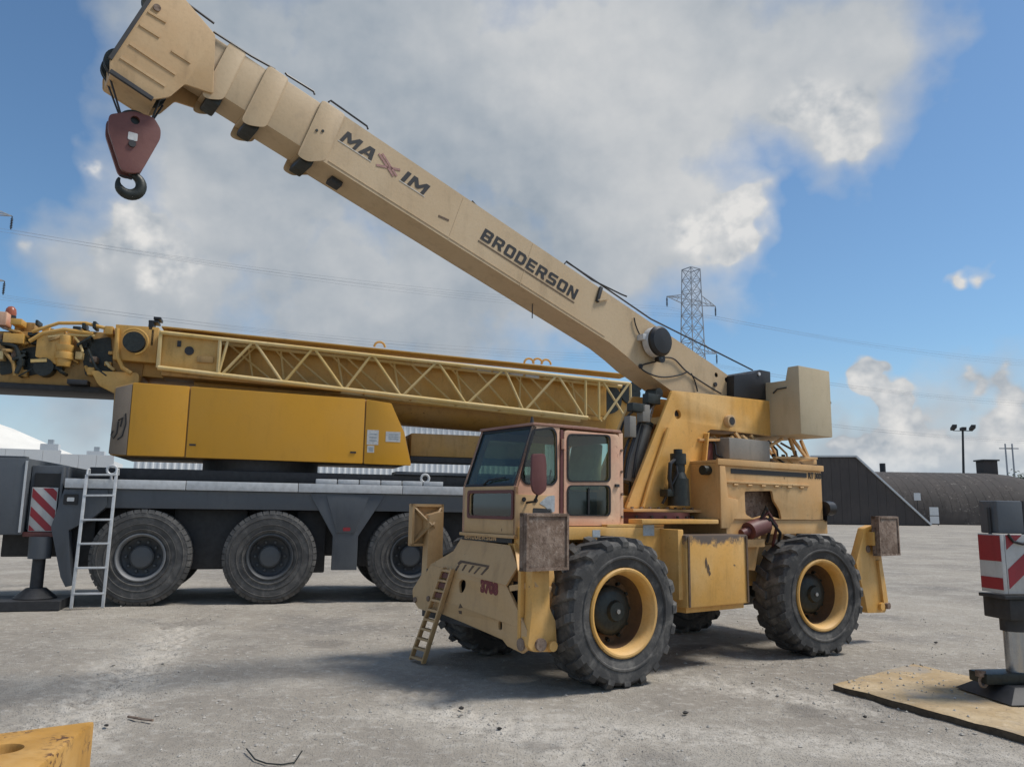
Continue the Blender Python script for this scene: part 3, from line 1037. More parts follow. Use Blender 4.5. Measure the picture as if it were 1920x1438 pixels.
def squash(mb, zmin):
    """flatten a loaded tyre where it meets the ground and bulge its walls there"""
    out = []
    for x, y, z in mb.v:
        k = max(0.0, min(1.0, (-z - zmin * .60) / (zmin * .4)))
        y *= 1 + .07 * k
        if z < -zmin: z = -zmin + (z + zmin) * .08
        out.append((x, y, z))
    mb.v = out


def lug_tyre(mb, R, w, hub_r, nl=20):
    """chunky tyre about the y axis, outer face towards +y, with slanting tread lugs"""
    h = w / 2
    prof = [(hub_r, -h * .78), (hub_r + .03, -h * .92), (R * .76, -h * 1.04), (R * .88, -h * 1.0), (R * .925, -h * .86), (R * .945, -h * .4), (R * .95, 0), (R * .945, h * .4), (R * .925, h * .86), (R * .88, h * 1.0), (R * .76, h * 1.04), (hub_r + .03, h * .92), (hub_r, h * .78)]
    mb.lathe(prof, (0, 0, 0), 60, closed=True)
    # raised bead ring on the side wall
    for s in (1, -1):
        mb.lathe([(R * .70, s * h * 1.02), (R * .715, s * h * 1.075), (R * .735, s * h * 1.075), (R * .75, s * h * 1.02)], (0, 0, 0), 60, closed=True)
    for s in (1, -1):
        for i in range(nl):
            a0 = 2 * PI * (i + (0.5 if s > 0 else 0)) / nl
            da = 2 * PI / nl
            pts = []
            for t, lean in ((-0.04, 0.0), (0.45, 0.22), (0.86, 0.42), (1.03, 0.50)):
                y = s * h * t
                rt_, rb = (R * .99, R * .93) if t < 0.9 else (R * .925, R * .86)
                for da_, rr in ((lean * da - da * .22, rb), (lean * da - da * .17, rt_), (lean * da + da * .17, rt_), (lean * da + da * .22, rb)):
                    a = a0 + da_ * 1.0
                    pts.append((rr * math.cos(a), y, rr * math.sin(a)))
            fs = []
            for q in range(3):
                o = q * 4
                fs += [(o + e, o + e + 1, o + e + 5, o + e + 4) for e in range(3)]
            fs += [(0, 1, 2, 3), (12, 13, 14, 15)]
            mb.add(pts, fs)


def rt_wheel(name, parent):
    w = bpy.data.objects.new(name, None)
    COL.objects.link(w)
    w.parent = parent
    mb = MB(); lug_tyre(mb, .690, 0.45, 0.385); squash(mb, R_T - .002)
    mb.obj('tyre', 'tyre', w, 0, 30)
    MB().lathe([(.36, .04), (.385, .155), (.405, .185), (.405, .215), (.39, .225), (.372, .222), (.355, .20), (.342, .17), (.335, .10), (.332, .09)], (0, 0, 0), 48, closed=True).obj('rim', 'yellow', w, 0, 30)
    MB().lathe([(.345, .09), (.331, .088), (.322, .04), (.312, -.02), (.295, -.045), (.22, -.06), (.0001, -.06)], (0, 0, 0), 48, cap=False).obj('rim_disc', 'rimdirt_shade', w, 0, 30)
    MB().lathe([(.225, -.058), (.225, .02), (.20, .05), (.16, .065), (.10, .075), (.085, .11), (.0001, .115)], (0, 0, 0), 28).obj('hub', 'grease', w, 0, 35)
    for i in range(12):
        a = 2 * PI * i / 12
        MB().cyl((.262 * math.cos(a), -.055, .262 * math.sin(a)), (.262 * math.cos(a), -.015, .275 * math.sin(a)), 0.018, n=6).obj('wheel_nut', 'grease', w)
    MB().cyl((0, .11, 0), (0, .13, 0), .022, n=8).obj('hub_plug', 'chrome', w)
    return w


WB = 3.126
w0 = rt_wheel('wheel', rt)
yW = 1.22 - .235
w0.location = (0, yW, R_T)
w0.rotation_euler = (0, 0, math.radians(-2))
for loc, rot in (((-WB, yW, R_T), (0, 0, math.radians(-9))), ((0, -yW, R_T), (0, 0, PI - math.radians(2))), ((-WB, -yW, R_T), (0, 0, PI - math.radians(9)))):
    copy_tree(w0, rt, loc, rot)
for x in (0, -WB):
    mb = MB().cyl((x, -.86, R_T), (x, .86, R_T), .12, n=14)
    mb.cyl((x - .2, .0, R_T), (x + .2, 0, R_T), .24, n=16)
    mb.obj('axle', 'grease', rt)

# carrier frame
MB().box(-3.95, .78, -.48, .48, .72, 1.20).obj('main_frame', 'yellow', rt, .01)
SY = 0.74
pts = RT.xz([(1016, 1000), (1062, 984), (1200, 983), (1235, 985), (1232, 1060), (1135, 1012), (1060, 1075), (1030, 1076)], SY)
p_side = [(.84, 1.02), (.84, 1.42), (-1.0, 1.42), (-1.0, .86), (-.70, .95), (-.55, 1.30), (.50, 1.30), (.66, 1.02)]
MB().prism(p_side, .50, SY, 'y').obj('fender_frame', 'yellow', rt, .008)
p_far = [(-.2, 1.30), (-.2, 1.42), (-1.0, 1.42), (-1.0, .86), (-.70, .95), (-.55, 1.30)]
MB().prism(p_far, -SY, -.50, 'y').obj('fender_frame', 'yellow', rt, .008)
MB().box(-1.0, -.2, -.74, .74, 1.425, 1.445).obj('deck_plate', 'yellow', rt)
for px, py, w in ((1118, 1000, .10), (1216, 994, .16)):
    q = RT.at(px, py, y=SY)
    MB().box(q.x - w / 2, q.x + w / 2, SY, SY + .003, q.z - w * .35, q.z + w * .35).obj('data_plate', 'sticker', rt)

# side tank box
tb = MB().box(-1.98, -1.0, .62, 1.04, .62, 1.345).obj('side_tank', 'yellow_box', rt, .018)
MB().box(-1.02, -.94, .60, .99, .70, 1.40).obj('tank_bracket', 'yellow', rt, .008)
MB().box(-1.80, -.62, .60, .80, 1.452, 1.50).obj('tool_tray', 'yellow', rt, .008)
MB().box(-1.96, -1.05, .66, .98, .565, .615).obj('tank_strap', 'yellow', tb, .006)
for sx in (-1.03, -1.95):
    MB().box(sx - .012, sx + .012, 1.045, 1.055, .63, 1.33).obj('edge_strip', 'decal_brown', tb)
q = RT.at(1325, 1062, y=1.046)
for dx, dz, w, h in ((0, .04, .02, .06), (-.03, -.02, .025, .05), (-.05, -.07, .02, .03)):
    MB().prism(rpoly([(q.x + dx - w, q.z + dz - h * .2), (q.x + dx + w * .4, q.z + dz - h), (q.x + dx + w, q.z + dz + h * .3), (q.x + dx, q.z + dz + h)], .01), 1.0415, 1.043, 'y').obj('paint_scrape', 'decal_brown', tb)

# rear frame and deck
pts = [(-2.0, .98), (-2.0, 1.50), (-3.95, 1.50), (-3.95, 1.33), (-2.62, 1.33), (-2.48, .92)]
MB().prism(pts, .50, SY, 'y').obj('rear_fender', 'hood', rt, .008)
MB().prism(pts, -SY, -.50, 'y').obj('rear_fender', 'hood', rt, .008)
MB().box(-3.95, -2.0, -.5, .5, 1.21, 1.49).obj('rear_deck', 'hood', rt)
# exposed steering ram, red, with hoses
q = RT.at(1418, 992, y=SY + .08)
st_ = MB().cyl((q.x + .14, q.y, q.z - .02), (q.x - .16, q.y, q.z + .05), .10, n=14)
st_.cyl((q.x + .24, q.y - .02, q.z - .05), (q.x + .14, q.y, q.z - .02), .05, n=10)
st_.obj('steering_ram', 'maroon', rt)
MB().box(q.x - .12, q.x + .2, SY, SY + .10, q.z - .20, q.z - .11).obj('ram_bracket', 'hood', rt, .006)
for k_, (dx, dz) in enumerate(((-.20, .04), (-.24, -.04), (-.14, .09))):
    MB().tube([(q.x - .05, q.y, q.z + .07), (q.x + dx * .6, q.y + .08, q.z + .16 + dz), (q.x + dx * 1.5, q.y + .06, q.z + dz), (q.x + dx * 1.8, q.y - .05, q.z - .24 + dz)], .018, 8).obj('hose', 'maroon' if k_ == 0 else 'black', rt)

# engine hood over the rear axle
HY = 0.76
hx0, hx1, hz0, hz1 = -1.86, -3.83, 1.505, 2.165
open_w = RT.xz([(1396, 921), (1448, 920), (1451, 938), (1457, 948), (1462, 956), (1466, 974), (1450, 969), (1432, 966), (1412, 972), (1398, 964)], HY)
poly = [(hx0, hz0 + .05), (hx0, hz1), (hx1, hz1), (hx1, hz0), (-2.9, hz0), (-2.45, hz0 + .0)]
side = MB().prism([(hx0, hz0), (hx0, hz1), (hx1, hz1), (hx1, hz0)], HY - .03, HY, 'y', holes=[rpoly(open_w, .03)])
hood = side.obj('engine_hood', 'hood', rt, .004)
MB().prism([(hx0, hz0), (hx0, hz1), (hx1, hz1), (hx1, hz0)], -HY, -HY + .03, 'y').obj('hood_far_side', 'hood', hood, .004)
MB().box(hx1, hx0, -HY + .032, HY - .032, hz1 - .035, hz1 - .002).obj('hood_top', 'hood', hood, .006)
MB().box(hx0 - .03, hx0 - .002, -HY + .032, HY - .032, hz0, hz1 - .037).obj('hood_front', 'hood', hood)
MB().box(hx1 + .002, hx1 + .03, -HY + .032, HY - .032, hz0, hz1 - .037).obj('hood_grille', 'dark', hood)
MB().box(hx1 + .2, hx0 - .25, -.55, .60, hz0, hz1 - .12).obj('engine', 'rust', hood)
MB().box(hx1 - .02, hx0 + .03, HY + .001, HY + .03, hz1 - .06, hz1 + .012).obj('hood_rail', 'hood', hood, .005)
q0, q1 = RT.at(1370, 884, y=HY), RT.at(1512, 895, y=HY)
MB().prism([(q0.x, q0.z - .02), (q0.x, q0.z + .035), (q1.x, q0.z + .035), (q1.x, q0.z - .02)], HY + .001, HY + .005, 'y').obj('stripe', 'decal_dark', hood)
lettering('lettering', 'RT 300', 'decal_dark', hood, basis((q1.x - .04, HY + .003, q0.z - .03), (-1, 0, 0), (0, 0, 1)), .1, .003, 0, 1, (.27, .075))
zz = q0.z - .13
MB().prism([(hx0 - .10, zz), (hx0 - .10, zz + .025), (-3.55, zz + .025), (-3.55, zz)], HY + .001, HY + .02, 'y').obj('hinge_rail', 'hood', hood, .004)
for i in range(6):
    x = hx0 - .25 - i * .25
    MB().cyl((x, HY + .008, zz - .018), (x - .07, HY + .008, zz - .018), .014, n=8).obj('hinge', 'hood', hood)
q = RT.at(1372, 955, y=HY)
MB().prism([(hx0 + .0, hz0 - .1), (hx0 + .0, hz1 - .07), (hx0 - .09, hz1 - .07), (hx0 - .11, zz), (hx0 - .13, hz0 + .24), (hx0 - .30, hz0 + .22), (hx0 - .30, hz0 + .1), (hx0 - .14, hz0 - .1)], HY + .001, HY + .028, 'y').obj('hood_post', 'hood', hood, .005)
q = RT.at(1552, 953, y=HY + .02)
lm = MB().cyl((q.x + .05, q.y - .02, q.z), (q.x - .10, q.y - .02, q.z), .09, n=14)
lm.box(q.x - .04, q.x + .02, q.y - .1, q.y, q.z - .16, q.z - .04)
lm.obj('rear_lamp', 'black', rt)
q = RT.at(1330, 882, y=.62)
MB().cyl((hx0, .62, q.z), (hx0 + .10, .62, q.z), .055, n=14).obj('exhaust_stub', 'grease', rt)
# air cleaner and pipes standing on the hood
q = RT.at(1392, 862, y=.42)
ac = MB().box(q.x - .42, q.x + .36, .08, .52, hz1 + .04, hz1 + .30).obj('air_cleaner', M['cyl'], rt, .02)
MB().cyl((q.x - .44, .28, hz1 + .17), (q.x - .54, .28, hz1 + .17), .12, .10, 18).obj('intake_cap', 'alu', ac)
for dx in (-.3, .25): MB().box(q.x + dx - .03, q.x + dx + .03, .12, .48, hz1 + .0, hz1 + .045).obj('foot', 'dark', ac)
# jib tubes stowed behind the counterweight
jib = MB()
pA = RT.at(1428, 826, y=.30); pB_ = RT.at(1556, 868, y=.30)
MB().bar((-2.72, .32, hz1 + .06), (-4.25, .40, hz1 + .09), .07, .06).obj('jib_rail', 'hood', rt, .006)
MB().bar((-2.72, -.18, hz1 + .06), (-4.25, -.10, hz1 + .09), .07, .06).obj('jib_rail', 'hood', rt, .006)
for (xa_, za_, xb_, zb_) in ((-2.7, 2.55, -3.05, 2.24), (-2.62, 2.50, -2.98, 2.22), (-3.25, 2.24, -3.02, 2.52), (-3.0, 2.54, -3.3, 2.24), (-3.85, 2.56, -4.2, 2.28), (-3.80, 2.56, -3.95, 2.28), (-4.22, 2.28, -4.05, 2.54)):
    for y in (.34, -.14):
        MB().bar((xa_, y, za_), (xb_, y, zb_), .035).obj('jib_strut', 'hood', rt)
for i in range(5): MB().cyl((-3.2 - i * .2, .38, hz1 + .12), (-3.2 - i * .2, .38, hz1 + .16), .025, n=8).obj('jib_pin', 'dark', rt)

# ---------------------------------------------------------------- front end: outrigger box, sloped plate
FX = 0.97
plate = [(777, 1107), (776.5, 1128), (784, 1140), (800, 1146), (829, 1151), (871, 1168), (942, 1199), (951, 1211), (979, 1225), (986, 1219), (988, 1182), (949, 1097), (852, 1072), (807, 1058), (798, 1075), (786, 1086)]
pl = RT.yz(plate, FX)
teardrop = RT.yz([(867, 1086), (873, 1089), (873, 1099), (868, 1110), (862, 1112), (860, 1096), (862, 1089)], FX)
slot = rpoly(RT.yz([(934, 1165), (941, 1165), (941, 1181), (934, 1180)], FX), .02)
fp = MB().prism(pl, FX - .03, FX, 'x', holes=[rpoly(teardrop, .02), slot]).obj('front_plate', 'tan', rt, .004)
tri = RT.yz([(863, 1131), (868, 1139), (860, 1140)], FX)
MB().prism(tri, FX + .001, FX + .003, 'x').obj('warning_mark', 'decal_brown', fp)
tri = RT.yz([(860, 1144), (866, 1145), (866, 1151), (861, 1150)], FX)
MB().prism(tri, FX + .001, FX + .003, 'x').obj('warning_mark', 'decal_brown', fp)
for px, py, r in ((978, 1208, .055), (779, 1124, .03), (804, 1122, .028)):
    q = RT.at(px, py, x=FX)
    MB().cyl((FX, q.y, q.z), (FX + .015, q.y, q.z), r, n=14).obj('pin_head', 'rust', fp)
a_, b_ = RT.at(901, 1107, x=FX), RT.at(934, 1116, x=FX)
lettering('lettering', '3708', 'red_num', fp, basis((FX + .002, a_.y, a_.z - .02), (0, (b_ - a_).y, (b_ - a_).z * .25), (0, 0, 1)), .1, .008, 0, 1, (abs(b_.y - a_.y), .125))
# the outrigger box body behind the plate
MB().box(.52, FX - .075, -.95, .92, .52, .90).obj('outrigger_box', 'tan', rt, .01)
MB().box(FX - .074, FX - .060, -.90, .86, .50, .94).obj('hole_shade_sheet', 'black', rt)  # black sheet added so the front plate's holes look dark inside
MB().box(.56, FX - .033, -.92, .80, .45, .515).obj('box_floor', 'dark', rt)
# sloped plate from the cab sill down to the front plate
CX0 = 0.86          # cab front
f0 = Vector((FX, 0, .955)); f1 = Vector((CX0 + .0, 0, 1.265))
nrm = (f1 - f0).cross(Vector((0, 1, 0)))
top_ = [(864, 1010), (956, 1022), (970, 1062), (949, 1097), (852, 1072), (807, 1058), (850, 1033)]
v3 = [RT.on(px, py, f0, nrm) for px, py in top_]
nn = nrm.normalized()
if nn.x < 0: nn = -nn
mb = MB()
m_ = len(v3)
mb.add(v3 + [v - nn * .02 for v in v3], [tuple(range(m_)), tuple(range(2 * m_ - 1, m_ - 1, -1))] + [(i, (i + 1) % m_, m_ + (i + 1) % m_, m_ + i) for i in range(m_)])
sp = mb.obj('sloped_plate', 'tan', rt)
scr = [[(858, 1055), (864, 1050), (918, 1060), (916, 1064), (866, 1055), (860, 1060)], [(858, 1060), (862, 1060), (856, 1070), (853, 1069)], [(872, 1058), (876, 1058), (868, 1070), (866, 1069)], [(886, 1060), (890, 1061), (880, 1073), (878, 1072)],
       [(898, 1063), (902, 1063), (890, 1076), (888, 1075)], [(912, 1064), (917, 1064), (904, 1078), (901, 1077)]]
for s_ in scr:
    vv = [RT.on(px, py, f0, nrm) for px, py in s_]
    k_ = len(vv)
    MB().add([v + nn * .003 for v in vv] + [v + nn * .0005 for v in vv], [tuple(range(k_)), tuple(range(2 * k_ - 1, k_ - 1, -1))] + [(i, (i + 1) % k_, k_ + (i + 1) % k_, k_ + i) for i in range(k_)]).obj('stencil_mark', 'decal_brown', sp)
# body under the sloped plate, joining cab and outrigger box
v_r = [v3[1], v3[2], v3[3]]
MB().hexa([(CX0 - .5, -.30, .90), (FX - .05, -.42, .90), (FX - .05, .70, .90), (CX0 - .5, .64, .90)], [(CX0 - .5, -.28, 1.27), (CX0 - .03, -.28, 1.245), (CX0 - .03, .60, 1.245), (CX0 - .5, .62, 1.27)]).obj('nose_body', 'tan', rt)
q = RT.on(975, 1035, f0, nrm)
gus = [(.90, .62, 1.27), (.86, .80, 1.27), (.90, .86, 1.00), (.97, .80, .98)]
MB().hexa([(.70, .66, 1.27), (.86, .62, 1.27), (.95, .84, .98), (.70, .84, .98)], [(.70, .68, 1.275), (.865, .64, 1.275), (.97, .86, .985), (.70, .86, .985)]).obj('gusset_plate', 'yellow', rt)
# name plate strip under the cab
yl, yr = -.27, .60
MB().box(CX0 - .02, CX0 + .004, yl, yr, 1.27, 1.345).obj('name_strip', 'decal_dark', rt)
block_text('BRODERSON', 'tan', rt, basis((CX0 + .0045, yl + .05, 1.283), (0, 1, 0), (0, 0, 1)), .56, .05)

# ---------------------------------------------------------------- outriggers
def gusset_pad(parent, c, nx, hw, hh, mat, thick=.04, name='outrigger_pad'):
    """square float plate, its plane normal to local y, with a pyramid of gussets on the inner side"""
    p = MB().box(c[0] - hw, c[0] + hw, c[1] - thick / 2, c[1] + thick / 2, c[2] - hh, c[2] + hh).obj(name, mat, parent, .012)
    s = nx
    yo = c[1] - s * thick / 2
    for sx, sz, wx, wz in ((0, 1, hw - .002, .012), (0, -1, hw - .002, .012), (1, 0, .012, hh - .026), (-1, 0, .012, hh - .026)):
        if mat == 'rust':
            MB().box(c[0] + sx * (hw - .014) - wx, c[0] + sx * (hw - .014) + wx, min(yo, yo - s * .012), max(yo, yo - s * .012), c[2] + sz * (hh - .014) - wz, c[2] + sz * (hh - .014) + wz).obj('pad_lip', 'rust', p)
    for dx, dz in ((1, 1), (1, -1), (-1, 1), (-1, -1)):
        MB().hexa([(c[0] + dx * hw * .96 - .012, c[1] + s * thick / 2, c[2] + dz * hh * .96), (c[0] + dx * hw * .96 + .012, c[1] + s * thick / 2, c[2] + dz * hh * .96),
                   (c[0] + .012, c[1] + s * thick / 2, c[2]), (c[0] - .012, c[1] + s * thick / 2, c[2])],
                  [(c[0] + dx * hw * .96 - .012, c[1] + s * (thick / 2 + .03), c[2] + dz * hh * .96), (c[0] + dx * hw * .96 + .012, c[1] + s * (thick / 2 + .03), c[2] + dz * hh * .96),
                   (c[0] + .012, c[1] + s * (thick / 2 + .16), c[2]), (c[0] - .012, c[1] + s * (thick / 2 + .16), c[2])]).obj('pad_gusset', mat, p)
    for sx, sz, wx, wz in ((0, 1, hw, .015), (0, -1, hw, .015), (1, 0, .015, hh), (-1, 0, .015, hh)):
        MB().box(c[0] + sx * (hw - .015) - wx, c[0] + sx * (hw - .015) + wx, min(c[1] + s * thick / 2, c[1] + s * (thick / 2 + .05)), max(c[1] + s * thick / 2, c[1] + s * (thick / 2 + .05)), c[2] + sz * (hh - .015) - wz, c[2] + sz * (hh - .015) + wz).obj('pad_flange', mat, p)
    return p


def arm(parent, pts, y0, y1, mat, rib=True, name='outrigger_arm'):
    a = MB().prism(rpoly(pts, .03), y0, y1, 'y').obj(name, mat, parent, .006)
    return a


# near front outrigger, folded up
YO = 1.02
leg_px = [(998, 1066), (1030, 1066), (1031, 1140), (1042, 1165), (1044, 1205), (1036, 1222), (1000, 1222), (990, 1212), (997, 1150)]
l_ = RT.xz(leg_px, YO)
lg = MB().prism(rpoly(l_, .02), YO - .10, YO, 'y').obj('outrigger_arm', 'yellow', rt, .006)
l2 = RT.xz([(972, 1090), (1000, 1068), (1002, 1215), (988, 1218)], YO - .11)
MB().prism([(.52, .42), (.62, 1.15), (.98, 1.05), (.98, .42)], YO - .16, YO - .12, 'y').obj('arm_web', 'yellow', lg, .004)
qb = RT.at(1012, 1208, y=YO)
MB().cyl((qb.x, YO - .26, qb.z), (qb.x, YO + .03, qb.z), .055, n=16).obj('pivot_pin', 'rust', lg)
MB().cyl((qb.x - .12, YO - .26, qb.z - .02), (qb.x - .12, YO + .045, qb.z - .02), .045, n=14).obj('pivot_pin', 'yellow', lg)
pc = [RT.at(*p, y=YO + .10) for p in ((986, 959), (1067, 965), (1059, 1068), (980, 1072))]
cxm = sum(p.x for p in pc) / 4; czm = sum(p.z for p in pc) / 4
hw_ = (pc[0].x + pc[3].x - pc[1].x - pc[2].x) / 4; hh_ = (pc[0].z + pc[1].z - pc[2].z - pc[3].z) / 4
gusset_pad(rt, (cxm, YO + .10, czm), -1, hw_, hh_, 'rust')
MB().box(cxm - .06, cxm + .06, YO - .09, YO + .07, czm - .12, czm + .10).obj('pad_knuckle', 'yellow', rt, .01)
MB().bar((FX - .02, .72, .88), (FX - .08, YO, .94), .05).obj('latch_bar', 'tan', rt)
# far front outrigger
YF = -1.10
pf = [RT.at(*p, y=YF - .05) for p in ((767, 945), (825, 942), (825, 1024), (768, 1024))]
cf = Vector((sum(p.x for p in pf) / 4, YF - .05, sum(p.z for p in pf) / 4))
gusset_pad(rt, cf, 1, abs(pf[0].x - pf[1].x) / 2, (pf[0].z - pf[3].z) / 2, 'tan')
l_ = RT.xz([(801, 965), (826, 958), (826, 1050), (812, 1085), (800, 1140), (780, 1128), (778, 1106), (795, 1078)], YF + .06)
MB().prism(rpoly(l_, .02), YF + .0, YF + .11, 'y').obj('outrigger_arm', 'tan', rt, .006)
MB().box(cf.x - .07, cf.x + .05, YF - .03, YF + .05, cf.z - .05, cf.z + .10).obj('pad_knuckle', 'tan', rt, .008)
# near rear outrigger
YR = 0.98
l_ = RT.xz([(1622, 990), (1636, 984), (1648, 1000), (1655, 1060), (1662, 1102), (1666, 1130), (1660, 1148), (1627, 1149), (1622, 1120), (1605, 1055)], YR)
lg2 = MB().prism(rpoly(l_, .02), YR - .10, YR, 'y').obj('outrigger_arm', 'yellow', rt, .006)
qb = RT.at(1650, 1136, y=YR)
MB().cyl((qb.x, YR - .16, qb.z), (qb.x, YR + .04, qb.z), .05, n=14).obj('pivot_pin', 'yellow', lg2)
MB().cyl((qb.x - .13, YR - .14, qb.z), (qb.x - .13, YR + .05, qb.z), .04, n=14).obj('pivot_pin', 'rust', lg2)
qh = RT.at(1627, 1029, y=YR)
MB().cyl((qh.x, YR, qh.z), (qh.x, YR + .012, qh.z), .045, n=14).obj('pin_head', 'rust', lg2)
rib_ = [RT.at(*p, y=YR + .01) for p in ((1646, 1050), (1656, 1130))]
MB().bar(rib_[0], rib_[1], .05, .05, up=(0, 1, 0)).obj('arm_rib', 'yellow', lg2)
pr = [RT.at(*p, y=YR + .12) for p in ((1648, 968), (1685, 965), (1678, 1043), (1643, 1043))]
cr = Vector((sum(p.x for p in pr) / 4, YR + .12, sum(p.z for p in pr) / 4))
gusset_pad(rt, cr, -1, abs(pr[0].x - pr[1].x) / 2, (pr[0].z - pr[3].z) / 2, 'rust')
MB().box(cr.x - .02, cr.x + .28, YR - .09, YR + .09, cr.z - .12, cr.z + .05).obj('pad_knuckle', 'yellow', rt, .008)
MB().box(-4.25, -3.96, -.95, .90, .55, .95).obj('rear_outrigger_box', 'yellow', rt, .01)
l_ = [(-4.02, .50), (-4.30, .50), (-4.25, 1.2), (-4.12, 1.42), (-4.0, 1.2)]
MB().prism(l_, -1.06, -.96, 'y').obj('outrigger_arm', 'yellow', rt, .006)

# ---------------------------------------------------------------- cab
M['roofred'] = paint('faded_roof_paint', (0.26, 0.115, 0.08), (0.36, 0.20, 0.14), 0.8, 0.5, 0.6)
CY0, CY1 = -.28, 0.64
cab = bpy.data.objects.new('operator_cab', None)
COL.objects.link(cab); cab.parent = rt
xf, xr, zb, zt_ = CX0, -.46, 1.35, 2.38
xt = RT.at(1001, 800, y=CY1).x        # windscreen top edge
zw = RT.at(963, 910, y=CY1).z         # windscreen sill
T = .035
# side wall: front quarter panel and door
qw = rpoly(RT.xz([(999, 806), (1036, 802), (1043, 812), (1044, 900), (1036, 909), (985, 907), (977, 896), (980, 878)], CY1), .03)
xd0 = RT.at(1051, 900, y=CY1).x
wall = [(xf, zb), (xf, zw), (xt, zt_), (xd0 + .012, zt_), (xd0 + .012, 1.45), (xd0 + .012, zb)]
lo_w = rpoly(RT.xz([(949 + 0, 0)] and [(1000, 953), (1033, 955), (1033, 1000), (998, 996)], CY1), .02)
MB().prism(wall, CY1 - T, CY1, 'y', holes=[qw]).obj('quarter_panel', 'pink', cab, .004)
MB().prism(inset(qw, -.012), CY1 - T * .65, CY1 - T * .35, 'y').obj('quarter_window', 'glass', cab)
MB().prism(inset(qw, -.008), CY1 + .0005, CY1 + .006, 'y', holes=[inset(qw, .012)]).obj('window_seal', 'black', cab)
# lower yellow panel of the cab side, with an opening
lp = [(xf + .006, zb - .02), (xf + .006, 1.72), (xd0 + .10, 1.72), (xd0 + .10, zb - .02)]
MB().prism(lp, CY1 + .001, CY1 + .012, 'y', holes=[]).obj('lower_panel', 'tan', cab, .003)
op = rpoly(RT.xz([(951 + 0, 952)] and [(999, 952), (1034, 954), (1034, 1010), (999, 1008)], CY1 + .012), .015)
MB().prism(op, CY1 + .0125, CY1 + .015, 'y').obj('side_grille', 'dark', cab)
for px, py in ((982, 936), (1004, 938)):
    q = RT.at(px, py, y=CY1 + .013)
    MB().cyl((q.x, CY1 + .012, q.z), (q.x, CY1 + .022, q.z), .022, n=12).obj('grommet', 'black', cab)
q = RT.at(1026, 940, y=CY1 + .012)
MB().prism(rpoly([(q.x - .09, q.z - .10), (q.x - .09, q.z + .06), (q.x + .0, q.z + .05), (q.x + .10, q.z - .02), (q.x + .02, q.z - .05), (q.x - .02, q.z - .10)], .02), CY1 + .0125, CY1 + .015, 'y').obj('worn_patch', 'sticker', cab)
# door
d0, d1, dz0, dz1 = RT.at(1056, 900, y=CY1).x, RT.at(1160, 900, y=CY1).x, 1.43, 2.36
uw = RT.xz([(1062, 814), (1142, 816), (1142, 903), (1062, 903)], CY1)
lw = RT.xz([(1062, 910), (1142, 910), (1142, 967), (1062, 966)], CY1)
uw, lw = rpoly(uw, .06, 5), rpoly(lw, .06, 5)
door = MB().prism(rpoly([(d0, dz0), (d0, dz1), (d1, dz1), (d1, dz0)], .05), CY1 - T + .012, CY1 + .014, 'y', holes=[uw, lw]).obj('door', 'pink', cab, .005)
for wp in (uw, lw):
    MB().prism(inset(wp, -.010), CY1 - .012, CY1 - .004, 'y').obj('window', 'glass', door)
    MB().prism(inset(wp, -.006), CY1 + .0145, CY1 + .022, 'y', holes=[inset(wp, .014)]).obj('window_seal', 'black', door)
q = RT.at(1103, 940, y=CY1)
MB().box(q.x - .010, q.x + .010, CY1 - .003, CY1 + .010, lw[-1][1] - .0 if False else 1.545, 1.80).obj('pane_divider', 'black', door)
for zz in (1.49, 2.22):
    MB().cyl((d0 + .015, CY1 + .018, zz - .05), (d0 + .015, CY1 + .018, zz + .05), .022, n=10).obj('hinge', 'pink', door)
MB().box(d1 + .02, d1 + .07, CY1 + .015, CY1 + .035, 1.82, 1.85).obj('handle', 'dark', door)
MB().box(d0 + .006, xd0 + .008, CY1 - .02, CY1 + .008, 1.44, 2.36).obj('hinge_post', 'maroon', cab)
MB().box(d1 - .06, d1 - .004, CY1 - T, CY1 + .004, zb, zt_).obj('rear_pillar', 'pink', cab, .004)
for zz in (1.52, 1.75, 1.98, 2.2): MB().cyl((d1 - .035, CY1 + .004, zz), (d1 - .035, CY1 + .02, zz), .014, n=8).obj('bolt', 'rust', cab)
# far side wall with a big window
MB().prism([(xf, zb), (xf, zw), (xt, zt_), (xr, zt_), (xr, zb)], CY0, CY0 + T, 'y', holes=[rpoly([(xf - .12, zw + .02), (xt - .08, zt_ - .08), (xr + .1, zt_ - .08), (xr + .1, zw + .0)], .05)]).obj('far_wall', 'pink', cab)
MB().prism([(xf - .12, zw + .02), (xt - .08, zt_ - .08), (xr + .1, zt_ - .08), (xr + .1, zw + .0)], CY0 + .012, CY0 + .018, 'y').obj('far_window', 'glass', cab)
# rear wall
MB().prism(rrect(CY0 + T + .002, CY1 - T - .002, zb, zt_ - .002, .01), xr, xr + T, 'x', holes=[rrect(CY0 + .12, CY1 - .12, 1.85, zt_ - .1, .05)]).obj('rear_wall', 'pink', cab)
